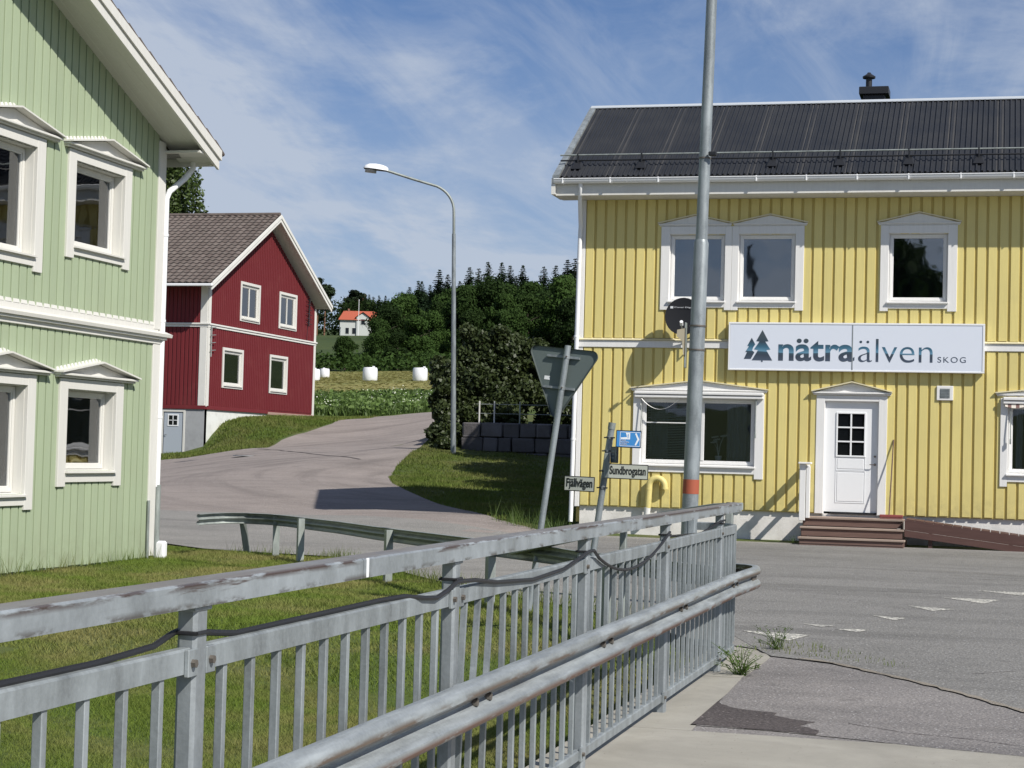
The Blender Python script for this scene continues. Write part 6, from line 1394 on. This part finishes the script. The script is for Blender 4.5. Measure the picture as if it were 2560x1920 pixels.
blades('lawn_grass',[(-2.3,8),(-2.3,14.5),(-8.2,14.5),(-7.5,8)],7400,.030,.0065,M['blade'],'mown green lawn with dry straw patches just behind the bridge railing',maxn=280000,lean=1.3)
blades('lawn_grass',[(-2.35,14.5),(-2.5,15.8),(-3.3,17.1),(-4.1,18.7),(-5.2,20),(-6.4,21.6),(-7.8,23.9),(-8.8,25.5),(-10,26.9),(-11.0,27.35),(-12.0,27.6),(-12.7,28),(-14.3,29.1),(-12.3,25.3),(-12.27,14.5)],2300,.038,.010,M['blade'],'mown green lawn stretching to the green house and the side road guard rail',maxn=230000,lean=1.2)
blades('wall_foot_grass',[(-12.25,19),(-12.25,25.4),(-12.05,25.4),(-12.08,19)],260,.22,.008,M['bladedark'],'tall thin grass along the foot of the green wall',lean=.4)
blades('verge_grass',[(-3.0,16.6),(-4.3,18.5),(-6.6,21.6),(-8.1,23.8),(-9.3,25.6),(-10.3,27),(-12,27.7),(-12.2,27.9),(-10.2,27.3),(-8.95,25.9),(-7.9,24.3),(-6.3,21.95),(-4.0,19.1),(-2.8,17)],260,.16,.009,M['bladedark'],'unmown grass tufts around the guard rail posts',lean=.5)
mound=[(-9.7,35.6),(-12.1,39.6),(-14.1,43.2),(-15.1,45.2),(-16.2,48.2),(-17.1,51.5),(-17.9,55.5),(-18.2,58),(-16.8,57.9),(-16.8,56.9),(-4,56.9),(-4,45),(-8.2,41),(-8.2,35.4)]
sheet('mound_ground',mound,.012,M['ground'],1.0,hg)
blades('mound_grass',mound,500,.07,.028,M['bladedark'],'grass mound at the bend between the road and the stone wall',maxn=120000,lean=.7)
blades('corner_weeds',[(-8.2,33.9),(-9.8,35.3),(-8.2,36.5),(-7.95,35),(-7.95,34.2)],160,.28,.012,M['weed'],'weeds and dry grass at the left corner of the yellow house',lean=.5)
bank=[(-32.0,70.6),(-32.0,84),(-29.9,87),(-29.1,82.2),(-28.7,77.1),(-28.9,71.5),(-28.0,67),(-26.9,63.7),(-27.5,62.7),(-28.5,62.1),(-30.4,62.7),(-33,64.1),(-35,66.0),(-36,70.9),(-33,70.6)]
blades('bank_grass',bank,330,.10,.045,M['bladedark'],'grassy bank between the red house and the road',maxn=90000,lean=.7)
# field, weeds, flowers
field=[(-26,112),(-24,118),(-30,150),(-45,205),(-70,225),(-110,240),(-150,235),(-140,190),(-90,130),(-60,105),(-33.2,100)]
sheet('hay_field',[(-27,117),(-30,150),(-40,200),(-62,219),(-85,222),(-140,222),(-140,190),(-90,125),(-66,107),(-46,110),(-36,114)],.10,M['field'],4.0)
wst=[(-33.0,85.5),(-30.0,87),(-29.9,93),(-29.9,99),(-31,106),(-33,112),(-24,113),(-24,115),(-30,116),(-36,115),(-46,112),(-60,108),(-58,100),(-45,86)]
def wb(name,poly,n_d,h,w,mat,label,fl_=0): return blades(name,poly,n_d,h,w,mat,label,lean=.5,maxn=90000,fn=hr,cat='weeds')
wb('verge_weeds',wst,75,.42,.09,M['weed'],'lush green weeds lining the edge of the field above the road')
a=np.array(wst); P=a.min(0)+(a.max(0)-a.min(0))*rng.random((1500,2)); P=P[in_poly(P,wst)]; P=P[(np.sin(P[:,0]*.7+P[:,1]*.3)+rng.normal(size=len(P))*.6)>-.2]
C_=np.stack([P[:,0],P[:,1],np.ravel(hr(P[:,0],P[:,1]))+rng.uniform(.35,.72,len(P))],-1); C_=np.repeat(C_,3,0)+rng.normal(size=(len(C_)*3,3))*np.array([.10,.10,.03])
V,F=quads(C_,.07,np.tile([0,0,1.],(len(C_),1)),1.1,up_bias=.5); o=link('umbel_flowers',raw_mesh('umbel_flowers',V,F,M['flower'])); tag(o,'white umbel flowers scattered over the weeds at the field edge','flowers',kind='stuff')
wood('field_edge_scrub',[(x,222+6*math.sin(x*.5)+.35*abs(x+62),4,1.7+.6*math.sin(x*.9)) for x in np.arange(-112,-44,2.2)],60,.34,M['leafdec'],'low dark scrub along the far edge of the hay field')
P=a.min(0)+(a.max(0)-a.min(0))*rng.random((24000,2)); P=P[in_poly(P,wst)]
C_=np.stack([P[:,0],P[:,1],np.ravel(hr(P[:,0],P[:,1]))+rng.uniform(.05,.55,len(P))],-1)
V,F=quads(C_,.17,np.tile([0,0,1.],(len(C_),1)),1.7,up_bias=.5); o=link('verge_leaves',raw_mesh('verge_leaves',V,F,M['weed'])); tag(o,'broad weed leaves among the white umbels at the field edge','weeds',kind='stuff')
# swath relief on the field
P=np.array([-100,108])+np.array([70,109])*rng.random((42000,2)); P=P[in_poly(P,[(-30,117),(-34,165),(-45,202),(-62,218),(-100,218),(-95,140),(-60,110)])]
P=P[(np.sin(P[:,1]*1.05+.5*np.sin(P[:,0]*.22)+.25*P[:,0])>.1)|(rng.random(len(P))<.2)]
C_=np.stack([P[:,0],P[:,1],np.ravel(hr(P[:,0],P[:,1]))+.12+rng.uniform(0,.08,len(P))],-1)
V,F=quads(C_,.22,np.tile([0,0,1.],(len(C_),1)),1.8,up_bias=.8); o=link('cut_hay',raw_mesh('cut_hay',V,F,leafmat('cut_hay',(.24,.24,.075),(.33,.29,.12),.35,.9,.3,.1))); tag(o,'rows of cut yellow hay lying on the field around the bales','hay',kind='stuff')
# weeds at the railing foot
def weed_clump(name,x,y,z,s,n,label,flowers=False):
    t=thing(name,(x,y,z),label,'weed'); mb=MB(); g=random.Random(int(x*100)+n)
    for k in range(n):
        a=g.uniform(0,6.28); r=s*g.uniform(.2,1); h=s*g.uniform(.25,1.0); p0=(x+g.uniform(-.15,.15)*s,y+g.uniform(-.15,.15)*s,z-.01); m=(x+r*.5*math.cos(a),y+r*.5*math.sin(a),z+h*.7); e=(x+r*math.cos(a),y+r*math.sin(a),z+h)
        mb.tube([p0,m,e],[.003,.0025,.001],4,smooth=False)
        for q in range(5):
            f=g.uniform(.2,1); c=Vector(p0).lerp(Vector(m),f) if g.random()<.4 else Vector(m).lerp(Vector(e),f); d=Vector((g.uniform(-1,1),g.uniform(-1,1),g.uniform(-.3,.9))).normalized()*s*.13; w=d.cross(Vector((g.uniform(-1,1),g.uniform(-1,1),1))).normalized()*s*.022
            mb.add([tuple(c),tuple(c+d*.5+w),tuple(c+d),tuple(c+d*.5-w)],[(0,1,2,3)])
    mb.build('foliage',M['weed'],t)
weed_clump('weed_clump',-1.80,13.55,.01,.26,44,'green weed tuft growing in the concrete joint by the last railing posts')
weed_clump('weed_clump',-1.75,15.45,.02,.24,22,'sparse dry weeds where the guard rail curls round, by the white triangle')
weed_clump('weed_clump',-3.6,34.0,.04,.22,20,'small weeds on the asphalt left of the wooden steps')
blades('shoulder_weeds',[(-1.95,15.3),(-1.5,15.0),(-1.0,14.75),(-.6,14.4),(-.7,14.9),(-1.2,15.6),(-1.9,16.3)],260,.035,.007,M['bladedark'],'thin weeds in the gravelly edge beyond the railing end',fn=lambda x,y:np.zeros(np.shape(x))+.03)
